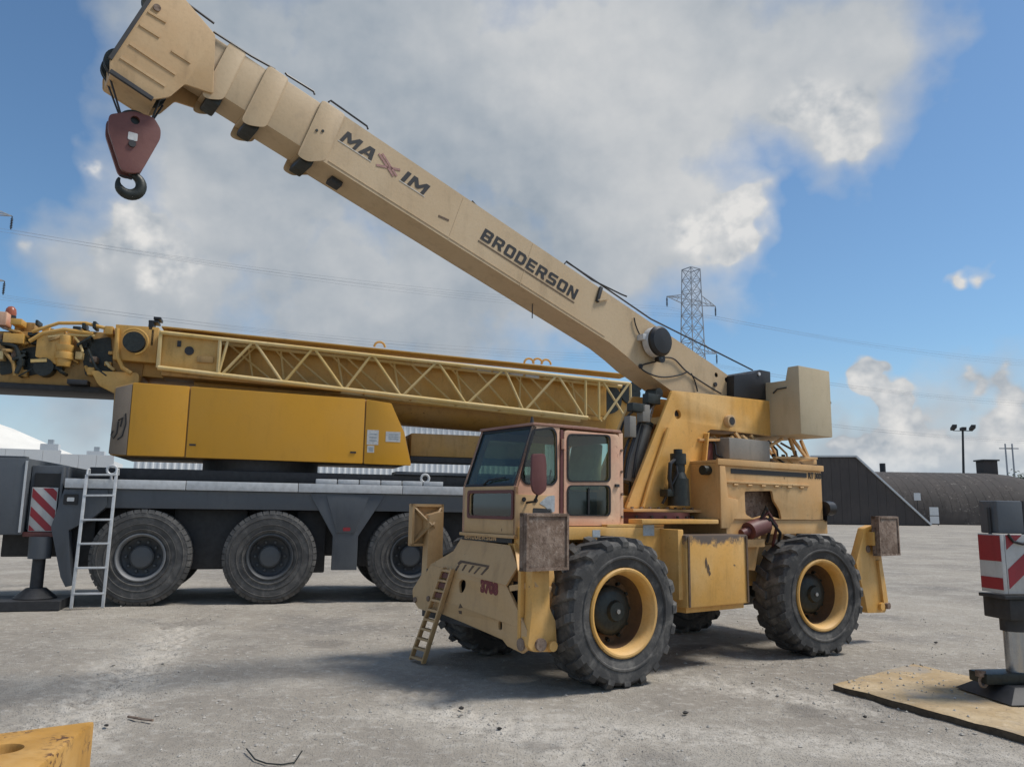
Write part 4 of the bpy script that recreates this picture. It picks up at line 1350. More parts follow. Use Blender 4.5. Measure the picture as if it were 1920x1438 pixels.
# front: lower panel with a framed lower window
fw = RT.yz([(881, 925), (960, 930), (960, 968), (882, 962)], xf)
fl_ = min(p[0] for p in fw), max(p[0] for p in fw), min(p[1] for p in fw), max(p[1] for p in fw)
MB().prism([(CY0, zb), (CY1, zb), (CY1, zw - .003), (CY0, zw - .003)], xf - T, xf, 'x', holes=[rrect(*fl_, .03)]).obj('front_panel', 'tan', cab, .004)
MB().prism(rrect(fl_[0] - .03, fl_[1] + .03, fl_[2] - .03, fl_[3] + .03, .03), xf + .0005, xf + .012, 'x', holes=[rrect(*fl_, .03)]).obj('window_frame', 'maroon', cab)
MB().prism(rrect(fl_[0] - .01, fl_[1] + .01, fl_[2] - .01, fl_[3] + .01, .03), xf - .022, xf - .016, 'x').obj('lower_window', 'glass_clear', cab)
MB().box(xf - .03, xf + .03, CY0 - .01, CY1 + .02, zb - .035, zb - .003).obj('sill', 'tan', cab, .008)
# windscreen on the slope
sv = Vector((xt - xf, 0, zt_ - zw)); sn = Vector((sv.z, 0, -sv.x)).normalized()
def slope(y, f, off=0.0):
    p = Vector((xf, y, zw)) + sv * f + sn * off
    return (p.x, p.y, p.z)
wy0, wy1 = CY0 + .045, CY1 - .045
MB().hexa([slope(wy0, .03, -.02), slope(wy1, .03, -.02), slope(wy1, .97, -.02), slope(wy0, .97, -.02)], [slope(wy0, .03, -.012), slope(wy1, .03, -.012), slope(wy1, .97, -.012), slope(wy0, .97, -.012)]).obj('windscreen', 'glass_ws', cab)
for (ya, yb, fa, fb) in ((CY0, CY0 + .045, 0, 1), (CY1 - .045, CY1, 0, 1), (CY0 + .046, CY1 - .046, 0, .04), (CY0 + .046, CY1 - .046, .96, 1)):
    MB().hexa([slope(ya, fa, -.035), slope(yb, fa, -.035), slope(yb, fb, -.035), slope(ya, fb, -.035)], [slope(ya, fa, .0), slope(yb, fa, .0), slope(yb, fb, 0), slope(ya, fb, 0)]).obj('screen_frame', 'black', cab)
MB().tube([slope(.10, .02, .01), slope(.18, .10, .012), slope(.44, .13, .012)], .010, 6).obj('wiper', 'black', cab)
# roof
MB().prism([(xt + .02, zt_ + .002), (xt + .01, zt_ + .03), (xr - .02, zt_ + .03), (xr - .03, zt_ + .002)], CY0 - .01, CY1 + .010, 'y').obj('roof', 'roofred', cab, .008)
MB().box(xr + .15, xt - .3, CY0 + .2, CY1 - .15, zt_ + .032, zt_ + .055).obj('roof_hatch', 'rust', cab, .006)
MB().cyl((.42, .3, zt_ + .03), (.42, .3, zt_ + .13), .03, .01, 8).obj('roof_stub', 'dark', cab)
MB().box(xr + T, xf - T, CY0 + T, CY1 - T, zb - .03, zb + .01).obj('floor', 'dark', cab)
# inside
MB().box(-.32, .10, 0.0, .46, zb + .02, zb + .42).obj('seat_base', 'dark', cab, .02)
MB().hexa([(-.36, 0, zb + .44), (-.24, 0, zb + .44), (-.24, .46, zb + .44), (-.36, .46, zb + .44)], [(-.42, .02, zb + .92), (-.33, .02, zb + .92), (-.33, .44, zb + .92), (-.42, .44, zb + .92)]).obj('seat_back', 'seat', cab, .02)
MB().box(-.24, .14, 0.02, .44, zb + .43, zb + .53).obj('seat_cushion', 'seat', cab, .02)
MB().box(.40, .78, CY0 + .06, CY1 - .08, zb + .02, zb + .40).obj('dashboard', 'dark', cab, .03)
mb = MB()
mb.tube([(.32 + .17 * math.cos(t) * .5, .22 + .17 * math.sin(t), zb + .55 + .14 * math.cos(t)) for t in [2 * PI * i / 24 for i in range(25)]], .014, 8)
mb.cyl((.42, .22, zb + .4), (.32, .22, zb + .55), .02, n=8)
mb.obj('steering_wheel', 'black', cab)
for y in (-.1, .05, .5): MB().cyl((.38, y, zb + .4), (.33, y, zb + .62), .010, n=6).obj('lever', 'chrome', cab)
# mirror
mq = [RT.at(*p, y=CY1 + .16) for p in ((997, 851), (1021, 850), (1024, 868), (1024, 918), (1010, 930), (999, 922), (996, 905))]
MB().prism(rpoly([(p.x, p.z) for p in mq], .03), CY1 + .14, CY1 + .17, 'y').obj('mirror', 'maroon', rt, .008)
q = RT.at(1008, 930, y=CY1 + .15)
MB().tube([(q.x, CY1 + .15, q.z + .02), (q.x + .01, CY1 + .12, q.z - .05), (q.x + .02, CY1 + .01, q.z - .06)], .012, 8).obj('mirror_bracket', 'black', rt)

# ---------------------------------------------------------------- slewing turret
TY = 0.35
tur = bpy.data.objects.new('turret', None)
COL.objects.link(tur); tur.parent = rt
tp_px = [(1261, 732), (1360, 742), (1453, 753), (1455, 819), (1361, 807), (1332, 805), (1320, 816), (1314, 874), (1309, 953), (1174, 953)]
tp_ = RT.xz(tp_px, TY)
cwx = -3.42
hole1 = RT.at(1271, 777, y=TY)
side_p = MB().prism(rpoly(tp_, .03), TY - .04, TY, 'y', holes=[circ(hole1.x, hole1.z, .055)]).obj('side_plate', 'yellow', tur, .004)
MB().prism(rpoly(tp_, .03), -TY, -TY + .04, 'y').obj('side_plate', 'yellow', tur, .004)
e_ = RT.xz([(1320, 816), (1314, 874), (1309, 953)], TY)
MB().prism([(e_[0][0] + .004, e_[0][1] + .02), (e_[1][0] + .004, e_[1][1]), (e_[2][0] + .004, e_[2][1]), (e_[2][0] - .025, e_[2][1]), (e_[1][0] - .02, e_[1][1]), (e_[0][0] - .02, e_[0][1] + .03)], TY + .001, TY + .07, 'y').obj('edge_flange', 'yellow', side_p, .004)
g_ = [RT.at(*p, y=TY + .03) for p in ((1253, 803), (1218, 905), (1205, 950))]
MB().tube(g_, .022, 8).obj('weld_rib', 'yellow', side_p)
bx_ = RT.at(1364, 790, y=TY)
MB().cyl((bx_.x, TY, bx_.z), (bx_.x, TY + .07, bx_.z), .075, n=20).obj('pin_boss', 'tan', side_p, .006)
MB().cyl((bx_.x, TY + .071, bx_.z), (bx_.x, TY + .075, bx_.z), .05, n=16).obj('pin_end', 'dark', side_p)
MB().box(tp_[-2][0] - .02, tp_[-1][0] + .04, -.46, .50, tp_[-1][1] - .035, tp_[-1][1] - .002).obj('base_plate', 'hood', tur, .006)
MB().box(tp_[0][0] - 1.6, tp_[0][0] + .0, -TY + .042, TY - .042, 2.60, 2.68).obj('cross_plate', 'yellow', tur)
MB().cyl((hole1.x, TY - .045, hole1.z), (hole1.x, TY - .06, hole1.z), .08, n=16).obj('hole_shade_disc', 'dark', side_p)  # dark disc added behind the hole in place of its inner shade
zc = tp_[-1][1]
MB().lathe([(.0001, -.0), (.0001, 0)], (0, 0, 0), 3) if False else None
mb = MB()
for r0, r1, z0, z1 in ((.60, .60, zc - .10, zc - .037), (.66, .66, 1.447, zc - .10)):
    mb.cyl((-1.33, 0, z0), (-1.33, 0, z1), r0, r1, 48)
mb.obj('slewing_ring', 'maroon', tur, 0, 40)
mb = MB()
for i in range(24):
    a = 2 * PI * i / 24
    mb.cyl((-1.33 + .63 * math.cos(a), .63 * math.sin(a), zc - .1), (-1.33 + .63 * math.cos(a), .63 * math.sin(a), zc - .075), .018, n=6)
mb.obj('ring_bolts', 'grease', tur)
# swing motor on the base plate
q = RT.at(1268, 948, y=TY + .10)
mz = q.z
sm = MB()
sm.lathe([(.0001, 0), (.11, 0)], (0, 0, 0), 3) if False else None
for r0, r1, z0, z1 in ((.125, .115, 0, .30), (.10, .07, .30, .38), (.075, .075, .38, .46), (.09, .09, .46, .58), (.05, .05, .58, .63)):
    sm.cyl((q.x, TY + .14, mz + z0), (q.x, TY + .14, mz + z1), r0, r1, 18)
sm.obj('swing_motor', 'grease', tur, 0, 35)
MB().tube([(q.x + .06, TY + .16, mz + .52), (q.x + .17, TY + .18, mz + .46), (q.x + .19, TY + .18, mz + .30), (q.x + .13, TY + .16, mz + .16)], .024, 8).obj('hose', 'black', tur)
MB().box(q.x + .10, q.x + .22, TY + .06, TY + .18, mz + .10, mz + .18).obj('valve_block', 'grease', tur, .008)
MB().tube([(q.x + .05, TY + .15, mz + .5), (q.x + .10, TY + .22, mz + .35), (q.x + .22, TY + .1, mz + .02)], .015, 8).obj('hose', 'black', tur)
# counterweight slab
CWY = .80
c0 = RT.at(1497, 685, y=CWY); c1 = RT.at(1555, 692, y=CWY); c2 = RT.at(1505, 814, y=CWY)
cx0, cx1, cz1, cz0 = c0.x, c1.x, c0.z, c2.z
zmid = RT.at(1460, 712, y=.5).z - .02
cw = MB()
mbp = [(-CWY, cz0), (CWY, cz0), (CWY, cz1), (CWY - .16, cz1), (CWY - .20, zmid), (-CWY + .20, zmid), (-CWY + .16, cz1), (-CWY, cz1)]
MB().prism(mbp, cx1, cx0, 'x').obj('counterweight', 'cw', tur, .012)
q = RT.at(1460, 733, x=cx0)
MB().tube([(cx0 + .002, q.y - .08, q.z - .02), (cx0 + .03, q.y, q.z + .02), (cx0 + .002, q.y + .12, q.z + .03)], .010, 6).obj('lift_loop', 'dark', tur)
q = RT.at(1562, 757, y=CWY - .1)
MB().tube([(cx1, CWY - .1, q.z), (cx1 - .10, CWY - .1, q.z), (cx1 - .12, CWY - .1, q.z + .01)], .03, 8).obj('tow_hook', 'dark', tur)
MB().bar((cx1, CWY - .1, q.z - .1), (cx1 - .10, CWY - .1, q.z - .01), .03).obj('hook_stay', 'dark', tur)
# winch in its black housing
wpx = RT.xz([(1377, 703), (1411, 700), (1425, 693), (1445, 697), (1446, 750), (1377, 744)], TY - .045)
MB().prism(rpoly(wpx, .015), -TY + .05, TY - .05, 'y').obj('winch_housing', 'black', tur, .006)
q = RT.at(1425, 701, y=TY - .03)
MB().cyl((q.x, TY - .05, q.z), (q.x, TY - .035, q.z), .022, n=12).obj('winch_bolt', 'alu', tur)

# ---------------------------------------------------------------- boom
BY = 0.185
ang = math.radians(19.04)
bd = Vector((math.cos(ang), 0, math.sin(ang))); bu = Vector((-math.sin(ang), 0, math.cos(ang)))
boom = bpy.data.objects.new('telescopic_boom', None)
COL.objects.link(boom); boom.parent = rt
b_px = [(1375, 711), (1326, 684), (1194, 584), (1112, 529), (881, 376), (687.5, 242), (613, 196), (560, 266), (556, 280), (585, 304), (600, 296), (900, 489), (1144, 645), (1176, 661), (1197, 688), (1258, 732), (1330, 760), (1375, 744)]
bp_ = RT.xz(b_px, BY)
O = Vector((bp_[4][0], 0, bp_[4][1]))       # on the top line
def buv(px, py, y=BY):
    p = RT.at(px, py, y=y) - Vector((O.x, y, O.z))
    return p.dot(bd), p.dot(bu)
def bpt(u, v, y=0.0):
    p = O + bd * u + bu * v
    return Vector((p.x, y, p.z))
u_tip, _ = buv(586, 230)
_, v_bot = buv(900, 489)
u_foot = buv(1375, 725)[0]
u_b1 = buv(1144, 645)[0]; u_b2 = buv(1176, 661)[0]
base = [(u_foot, buv(1375, 744)[1]), (u_foot, buv(1375, 711)[1]), (buv(1330, 687)[0], 0), (u_tip, 0), (u_tip, v_bot + .10), (u_tip, v_bot - .035), (u_tip - .17, v_bot - .035), (u_tip - .22, v_bot), (u_b1, v_bot), (u_b2, v_bot - .03), (buv(1197, 688)[0], buv(1197, 688)[1]), (buv(1258, 732)[0], buv(1258, 732)[1]), (buv(1330, 752)[0], buv(1330, 752)[1])]
bxz = [(bpt(u, v).x, bpt(u, v).z) for u, v in base]
hl = []
for px, py in ((1343, 703), (1362, 712)):
    u, v = buv(px, py); p = bpt(u, v)
    hl.append(circ(p.x, p.z, .032, 12))
MB().prism(bxz, BY - .012, BY, 'y', holes=hl).obj('boom_side', 'boom', boom)
MB().prism(bxz, -BY, -BY + .012, 'y').obj('boom_side', 'boom', boom)
def bbox(name, u0, u1, v0, v1, y0, y1, mat, bevel=.006, parent=boom):
    c8 = [bpt(u0, v0, y0), bpt(u1, v0, y0), bpt(u1, v0, y1), bpt(u0, v0, y1)], [bpt(u0, v1, y0), bpt(u1, v1, y0), bpt(u1, v1, y1), bpt(u0, v1, y1)]
    return MB().hexa(*c8).obj(name, mat, parent, bevel)
bbox('boom_top', u_foot + .05, u_tip, -.014, -.002, -BY + .013, BY - .013, 'boom', 0)
bbox('boom_bottom', u_b1, u_tip - .02, v_bot + .002, v_bot + .014, -BY + .013, BY - .013, 'boom', 0)
bb = [(u_b1, v_bot), (u_b2, v_bot - .03), buv(1197, 688), buv(1258, 732), buv(1330, 752), base[0]]
mb = MB()
for (p, q) in zip(bb, bb[1:]):
    mb.hexa([bpt(*p, -BY + .013), bpt(*p, BY - .013), bpt(*q, BY - .013), bpt(*q, -BY + .013)], [bpt(p[0], p[1] + .014, -BY + .013), bpt(p[0], p[1] + .014, BY - .013), bpt(q[0], q[1] + .014, BY - .013), bpt(q[0], q[1] + .014, -BY + .013)])
mb.obj('boom_belly', 'boom', boom)
# dark core so that the tube does not read as open at the nose
bbox('boom_core', u_foot + .2, u_tip - .06, v_bot + .05, -.05, -BY + .03, BY - .03, 'dark', 0)
# collar lips at the end of each section (side wear pads)
def section(u0, u1, inset_, lip, mat='boom'):
    y = BY - inset_
    s = bbox('boom_section', u0, u1, v_bot + inset_, -inset_ - .004, -y, y, mat, .006)
    for sy in (1, -1):
        pts = rpoly([(u1 - lip, -inset_ + .02), (u1, -inset_ + .02), (u1, v_bot + inset_ - .10), (u1 - lip * .35, v_bot + inset_ - .10), (u1 - lip, v_bot + inset_ - .03)], .04)
        p3 = [(bpt(a, b).x, bpt(a, b).z) for a, b in pts]
        MB().prism(p3, sy * (y + .001), sy * (y + .007), 'y').obj('wear_pad_collar', mat, s, .002)
    return s, y
u2 = buv(478, 175)[0]; u3 = buv(404, 130)[0]
s2, y2 = section(u_tip - .3, u2, .016, .20)
s3, y3 = section(u2 - .3, u3, .032, .16)
bbox('boom_nose', u3 - .1, u3 + .30, v_bot + .06, -.04, -y3 + .02, y3 - .02, 'boom', .006)
# collar of the base section
pts = rpoly([(u_tip - .24, v_bot + .02), (u_tip - .24, .012), (u_tip + .004, .012), (u_tip + .004, v_bot - .09), (u_tip - .10, v_bot - .09)], .04)
for sy in (1, -1):
    MB().prism([(bpt(a, b).x, bpt(a, b).z) for a, b in pts], sy * (BY + .001), sy * (BY + .006), 'y').obj('wear_pad_collar', 'boom', boom, .002)
# wear-pad boxes under each collar
for uu, vv, yy in ((u_tip - .10, v_bot - .07, BY), (u2 - .10, v_bot - .05, y2), (u3 - .10, v_bot - .03, y3)):
    bbox('pad_housing', uu - .06, uu + .06, vv - .02, vv + .07, -yy * .82, yy * .82, 'grease', .022)
bbox('bottom_clip', buv(633, 352)[0] - .06, buv(633, 352)[0] + .06, v_bot - .05, v_bot - .001, -.06, .06, 'dark', .006)
for du, dv in ((-.06, -.30), (-.11, -.27)):
    p = bpt(u_tip + du, dv, BY + .006)
    MB().cyl(p, p + Vector((0, .008, 0)), .013, n=10).obj('collar_bolt', 'grease', boom)
# boom head
HYd = y3 + .03
hpx = [(404, 66), (338, -12), (300, -30), (206, 112), (206, 134), (286, 187), (318, 182), (347, 158), (400, 176)]
hp = [(RT.at(*p, y=HYd).x, RT.at(*p, y=HYd).z) for p in hpx]
head = bpy.data.objects.new('boom_head', None)
COL.objects.link(head); head.parent = rt
for sy in (1, -1):
    MB().prism(rpoly(hp, .02), sy * (HYd - .022), sy * HYd, 'y').obj('head_plate', 'tan', head, .004)
fr_ = [RT.at(*p, y=HYd) for p in ((300, -30), (206, 112), (206, 134), (286, 187))]
for a_, b_ in ((fr_[0], fr_[1]), (fr_[1], fr_[2]), (fr_[2], fr_[3])):
    MB().hexa([(a_.x - .01, -HYd + .022, a_.z), (a_.x - .01, HYd - .022, a_.z), (b_.x - .01, HYd - .022, b_.z), (b_.x - .01, -HYd + .022, b_.z)], [(a_.x - .03, -HYd + .022, a_.z - .012), (a_.x - .03, HYd - .022, a_.z - .012), (b_.x - .03, HYd - .022, b_.z + .012), (b_.x - .03, -HYd + .022, b_.z + .012)]).obj('head_edge', 'tan', head)
for a_, b_ in ((0, 1), (2, 3)):
    p, q = (RT.at(*hpx[i], y=HYd) for i in ((2, 3) if a_ == 0 else (4, 5)))
    MB().bar((p.x, HYd + .004, p.z), (q.x, HYd + .004, q.z), .03, .03, up=(0, 1, 0)).obj('edge_strip', 'dark', head)
for (xa_, ya_), (xb_, yb_) in (((226, 108), (310, 162)), ((243, 82), (330, 140)), ((262, 46), (300, 70)), ((278, 22), (312, 42)), ((322, 95), (358, 118))):
    p, q = RT.at(xa_, ya_, y=HYd + .004), RT.at(xb_, yb_, y=HYd + .004)
    MB().bar(p, q, .022, .008, up=(0, 1, 0)).obj('head_rib', 'tan', head)
q = RT.at(294, 16, y=HYd)
MB().cyl((q.x, HYd, q.z), (q.x, HYd + .015, q.z), .03, n=12).obj('pin_head', 'rust', head)
shv = []
for px, py, r in ((222, 128, .12), (286, 168, .12), (300, 4, .13)):
    q = RT.at(px, py, y=0)
    shv.append(q)
    mb = MB()
    for yy in (-.07, .07):
        mb.lathe([(r * .3, yy - .02), (r, yy - .022), (r, yy - .014), (r * .84, yy), (r, yy + .014), (r, yy + .022), (r * .3, yy + .02)], (q.x, 0, q.z), 28)
    mb.obj('sheave', 'grease', head, 0, 30)
# decals on the boom side
a0, _ = buv(634, 268); a1, _ = buv(795, 372)
L_ = abs(a1 - a0)
BT = lambda u, v: basis(bpt(u, v, BY + .0025), -bd, bu)
vtop = buv(700, 292)[1]
hgt = .125
block_text('MA', 'decal_dark', boom, BT(a0, vtop - .06), L_ * .36, hgt, .3)
block_text('IM', 'decal_dark', boom, BT(a0 - L_ * .70, vtop - .06), L_ * .28, hgt, .3)
for du, dv, w in ((.40, -.05, .006), (.43, -.03, .008)):
    p, q = bpt(a0 - L_ * du, vtop + dv + .10, BY + .003), bpt(a0 - L_ * (du + .22), vtop + dv - .02, BY + .003)
    MB().bar(p, q, .022, .003, up=(0, 1, 0)).obj('logo_swoosh', 'decal_red', boom)
p, q = bpt(a0 - L_ * .42, vtop - .07, BY + .003), bpt(a0 - L_ * .66, vtop + .03, BY + .003)
MB().bar(p, q, .022, .003, up=(0, 1, 0)).obj('logo_swoosh', 'decal_red', boom)
for du, w in ((0, .36), (.70, .30)):
    p, q = bpt(a0 - L_ * (du - .01) , vtop - .072, BY + .002), bpt(a0 - L_ * (du + w + .0), vtop - .072, BY + .002)
    MB().bar(p, q, .006, .003, up=(0, 1, 0)).obj('logo_outline', 'decal_white', boom)
b0, v0 = buv(898, 447); b1, v1 = buv(1078, 563)
L2 = abs(b1 - b0)
block_text('BRODERSON', 'decal_dark', boom, BT(b0 - .01, v0 + .005), L2 * .985, .135, .16)
p, q = bpt(b0, v0 - .028, BY + .003), bpt(b1, v0 - .028, BY + .003)
MB().bar(p, q, .012, .003, up=(0, 1, 0)).obj('decal_line', 'decal_brown', boom)
p = bpt(buv(822, 405)[0], buv(822, 405)[1], BY + .002)
MB().bar(p, p - bd * .12 + bu * .02, .02, .003, up=(0, 1, 0)).obj('paint_scuff', 'decal_brown', boom)
# handrails, hoses and brackets along the boom top
def on_top(pxs, y=BY - .03, r=.012, mat='black', name='top_rod', lift=.0):
    pts = []
    for px, py in pxs:
        u, v = buv(px, py, y)
        pts.append(bpt(u, v + lift, y))
    MB().tube(pts, r, 6).obj(name, mat, boom)
on_top([(616, 192), (620, 189), (688, 237), (690, 243)], r=.010)
on_top([(535, 137), (538, 141), (588, 172), (590, 178)], r=.010)
on_top([(400, 60), (470, 105), (515, 130), (517, 136)], r=.010)
on_top([(885, 377), (893, 386), (960, 434), (1040, 492), (1050, 500), (1058, 496), (1062, 490), (1110, 525), (1165, 552), (1175, 556)], r=.010)
on_top([(1062, 491), (1118, 528), (1220, 598), (1300, 638), (1411, 694)], y=0.06, r=.010, mat='rope', name='hoist_rope')
u, v = buv(1122, 552)
bbox('rope_bracket', u - .02, u + .02, v - .10, v + .09, BY + .001, BY + .03, 'dark', .004)
q1, q2 = bpt(u, v - .08, BY + .02), bpt(u - .14, v + .02, BY + .02)
MB().bar(q1, q2, .02).obj('bracket_stay', 'boom', boom)
for px, py in ((870, 0), (1000, 0)):      # weld seams across the boom plate
    u = buv(px, 376 + (px - 881) * .665)[0]
    MB().bar(bpt(u, v_bot + .01, BY + .001), bpt(u, -.01, BY + .001), .010, .004, up=(0, 1, 0)).obj('weld_seam', 'boom', boom)
MB().bar(bpt(u_b1 + .1, v_bot + .035, BY + .002), bpt(u_tip - .26, v_bot + .035, BY + .002), .010, .006, up=(0, 1, 0)).obj('weld_seam', 'boom', boom)
# cable reel with black cover, light below it
rc = RT.at(1236, 640, y=BY + .14)
MB().lathe([(.16, -.07), (.175, -.06), (.175, .02), (.165, .03)], (rc.x, BY + .10, rc.z), 32).obj('reel_body', 'alu', boom, 0, 30)
MB().lathe([(.172, .028), (.178, .035), (.178, .07), (.15, .10), (.06, .112), (.0001, .114)], (rc.x, BY + .10, rc.z), 32).obj('reel_cover', 'black', boom, 0, 30)
MB().cyl((rc.x, BY, rc.z), (rc.x, BY + .05, rc.z), .07, n=14).obj('reel_mount', 'grease', boom)
MB().box(rc.x + .13, rc.x + .22, BY + .0, BY + .10, rc.z + .0, rc.z + .07).obj('reel_bracket', 'alu', boom, .006)
lc = RT.at(1239, 672, y=BY + .10)
MB().lathe([(.03, -.06), (.05, .0), (.055, .03), (.04, .03)], (lc.x, BY + .09, lc.z), 20).obj('work_lamp', 'black', boom, 0, 35)
MB().lathe([(.04, .0), (.0001, .006)], (lc.x, BY + .115, lc.z), 16).obj('lamp_lens', 'sticker', boom)
def hose(pxs, y=BY + .02, r=.009):
    # smooth curve through the pixels on the boom's side plane
    P = [RT.at(px, py, y=y) for px, py in pxs]
    out = []
    for i in range(len(P) - 1):
        p0, p1, p2, p3 = P[max(i - 1, 0)], P[i], P[i + 1], P[min(i + 2, len(P) - 1)]
        for k in range(6):
            t = k / 6
            out.append(0.5 * ((2 * p1) + (p2 - p0) * t + (2 * p0 - 5 * p1 + 4 * p2 - p3) * t * t + (3 * p1 - p0 - 3 * p2 + p3) * t ** 3))
    out.append(P[-1])
    MB().tube(out, r, 6).obj('hose', 'black', boom)
hose([(1230, 678), (1202, 686), (1212, 698), (1240, 707), (1270, 704), (1290, 697)])
hose([(1247, 670), (1265, 674), (1288, 697), (1325, 722), (1352, 738)])
hose([(1296, 700), (1303, 715), (1308, 734)])
hose([(1189, 596), (1192, 610), (1200, 628), (1212, 640)])
for px, py in ((1200, 687), (1340, 721)):
    q = RT.at(px, py, y=BY)
    MB().cyl((q.x, BY, q.z), (q.x, BY + .02, q.z), .028, n=12).obj('hose_clamp', 'dark', boom)
p = bpt(buv(1005, 605)[0] + .0, v_bot, 0.0)
MB().cyl(p, p + Vector((0, 0, -.16)), .006, n=6).obj('hanging_wire', 'rope', boom)
# lift cylinders between turret foot and boom belly
for yy, x0 in ((.10, 0), (-.12, 0)):
    p0 = RT.at(1180, 905, y=yy); p1 = RT.at(1226, 738, y=yy)
    mid = p0.lerp(p1, .66)
    lc_ = MB().cyl(p0, mid, .085, n=18).obj('lift_cylinder', 'cyl', rt)
    MB().cyl(mid, p1, .05, n=14).obj('piston_rod', 'chrome', lc_)
    MB().cyl(mid - (p1 - p0).normalized() * .04, mid, .098, n=18).obj('gland_ring', 'grease', lc_)
    MB().cyl((p1.x, yy - .09, p1.z), (p1.x, yy + .09, p1.z), .06, n=14).obj('rod_eye', 'grease', lc_)
    MB().tube([p0 + Vector((.05, .11, .05)), p0.lerp(p1, .3) + Vector((.11, .10, 0)), p0.lerp(p1, .62) + Vector((.12, .09, 0))], .016, 8).obj('pipe', 'dark', lc_)
MB().box(-1.05, -.70, -.25, .25, zc - .0, zc + .14).obj('cylinder_foot', 'yellow', tur, .01)

# hoses looping from the turret to the boom and down behind the cab
rs = random.Random(8)
for i, (x0p, y0p, x1p, y1p, bow) in enumerate(((1166, 880, 1226, 752, .10), (1172, 900, 1210, 768, .06), (1180, 930, 1236, 748, .12), (1190, 770, 1240, 742, .05), (1162, 846, 1206, 756, .14))):
    a_, b_ = RT.at(x0p, y0p, y=.22 - .04 * i), RT.at(x1p, y1p, y=.16 - .03 * i)
    pts = []
    for k in range(9):
        f = k / 8
        p = a_.lerp(b_, f)
        p.x += bow * math.sin(PI * f); p.z += .03 * math.sin(2 * PI * f + i)
        pts.append(p)
    MB().tube(pts, .014 + .004 * (i % 2), 8).obj('hose', 'black', tur)
for i, (px, py, w, h, m_) in enumerate(((1196, 764, .10, .05, 'grease'), (1210, 775, .06, .10, 'cyl'), (1185, 800, .05, .12, 'cyl'), (1225, 748, .10, .06, 'grease'))):
    q = RT.at(px, py, y=.24)
    MB().box(q.x - w, q.x + w, .16, .26, q.z - h, q.z + h).obj('valve_block', m_, tur, .012)
for i in range(9):
    x = -2.2 - .2 * i
    MB().tube([(x, .30 - .05 * (i % 3), 2.50), (x - .10, .36, 2.38 - .04 * (i % 2)), (x - .06, .40, 2.26), (x - .2, .42, 2.20)], .014, 6).obj('hose', ('black', 'hood', 'rust')[i % 3], rt)
for x0, x1, z0, z1, y in ((-2.0, -2.9, 2.42, 2.47, .36), (-2.75, -3.5, 2.20, 2.52, .44), (-2.65, -3.15, 2.50, 2.23, .48), (-3.3, -4.2, 2.27, 2.30, .46), (-3.05, -3.45, 2.50, 2.26, .2), (-2.9, -2.95, 2.2, 2.52, .3)):
    MB().bar((x0, y, z0), (x1, y, z1), .045, .03).obj('jib_strut', 'hood', rt, .004)
q = RT.at(1322, 840, y=.3)
MB().box(q.x - .10, q.x + .06, .05, .34, 2.19, 2.40).obj('oil_filter', 'maroon', rt, .02)
for i in range(8):     # clamps and bolts on the turret base
    x = -.85 - i * .135
    MB().cyl((x, .42, zc - .002), (x, .42, zc + .02), .02, n=6).obj('base_bolt', 'rust', tur)

# ---------------------------------------------------------------- hook block and its ropes
hkA, hkB = RT.at(204, 215, y=0), RT.at(300, 250, y=0)
hx = (hkA.x + hkB.x) / 2
hc = RT.o + RT.F * RT.at(252, 262, y=0).x
block = thing('hook_block', 'dark red two-sheave hook block with a black hook hanging from the boom tip', 'hook block', (hc.x, hc.y, 0), RT.rz)
X0 = RT.at(252, 262, y=0).x
bpx = [(204, 216), (250, 210), (288, 222), (301, 244), (300, 262), (268, 318), (258, 326), (238, 325), (226, 318), (202, 244)]
bpl = [(p.x - X0, p.z) for p in (RT.at(*q, y=.06) for q in bpx)]
hol = RT.at(252, 234, y=.06)
for sy in (1, -1):
    MB().prism(rpoly(bpl, .03), sy * .045, sy * .075, 'y', holes=[circ(RT.at(253, 227, y=.06).x - X0, RT.at(253, 227, y=.06).z, .035, 12)]).obj('cheek_plate', 'block', block, .006)
q = RT.at(253, 234, y=.06)
MB().lathe([(.03, -.044), (.13, -.04), (.13, -.025), (.105, 0), (.13, .025), (.13, .04), (.03, .044)], (q.x - X0, 0, q.z), 28).obj('sheave', 'grease', block, 0, 30)
q = RT.at(249, 256, y=.076)
MB().prism(rrect(q.x - X0 - .035, q.x - X0 + .035, q.z - .035, q.z + .03, .01), .0755, .079, 'y').obj('rating_plate', 'decal_white', block)
MB().cyl((q.x - X0, .0755, q.z - .065), (q.x - X0, .09, q.z - .065), .028, n=12).obj('sheave_pin', 'dark', block)
q = RT.at(249, 238, y=.076)
q = RT.at(246, 320, y=0)
hk = MB()
hz = q.z
pts = [(q.x - X0 - .0, 0, hz + .03), (q.x - X0, 0, hz - .02)]
ctr = RT.at(243, 346, y=0)
r_ = .085
n_ = 22
a0_, a1_ = math.radians(100), math.radians(100 + 285)
path = []
rad_ = []
cx_, cz_ = ctr.x - X0, ctr.z
for i in range(n_ + 1):
    t = i / n_
    a = a0_ + (a1_ - a0_) * t
    path.append(Vector((cx_ - .0 + r_ * math.cos(a) * -1 * -1, 0, cz_ + r_ * math.sin(a))))
    rad_.append(.030 + .016 * math.sin(PI * min(1, t * 1.15)) - .020 * max(0, t - .8) / .2)
vs, fs = [], []
for i, p in enumerate(path):
    tt = (path[min(i + 1, n_)] - path[max(i - 1, 0)]).normalized()
    nn2 = Vector((0, 1, 0)); bb2 = tt.cross(nn2)
    vs += [p + (nn2 * math.cos(2 * PI * j / 10) * .85 + bb2 * math.sin(2 * PI * j / 10)) * max(.008, rad_[i]) for j in range(10)]
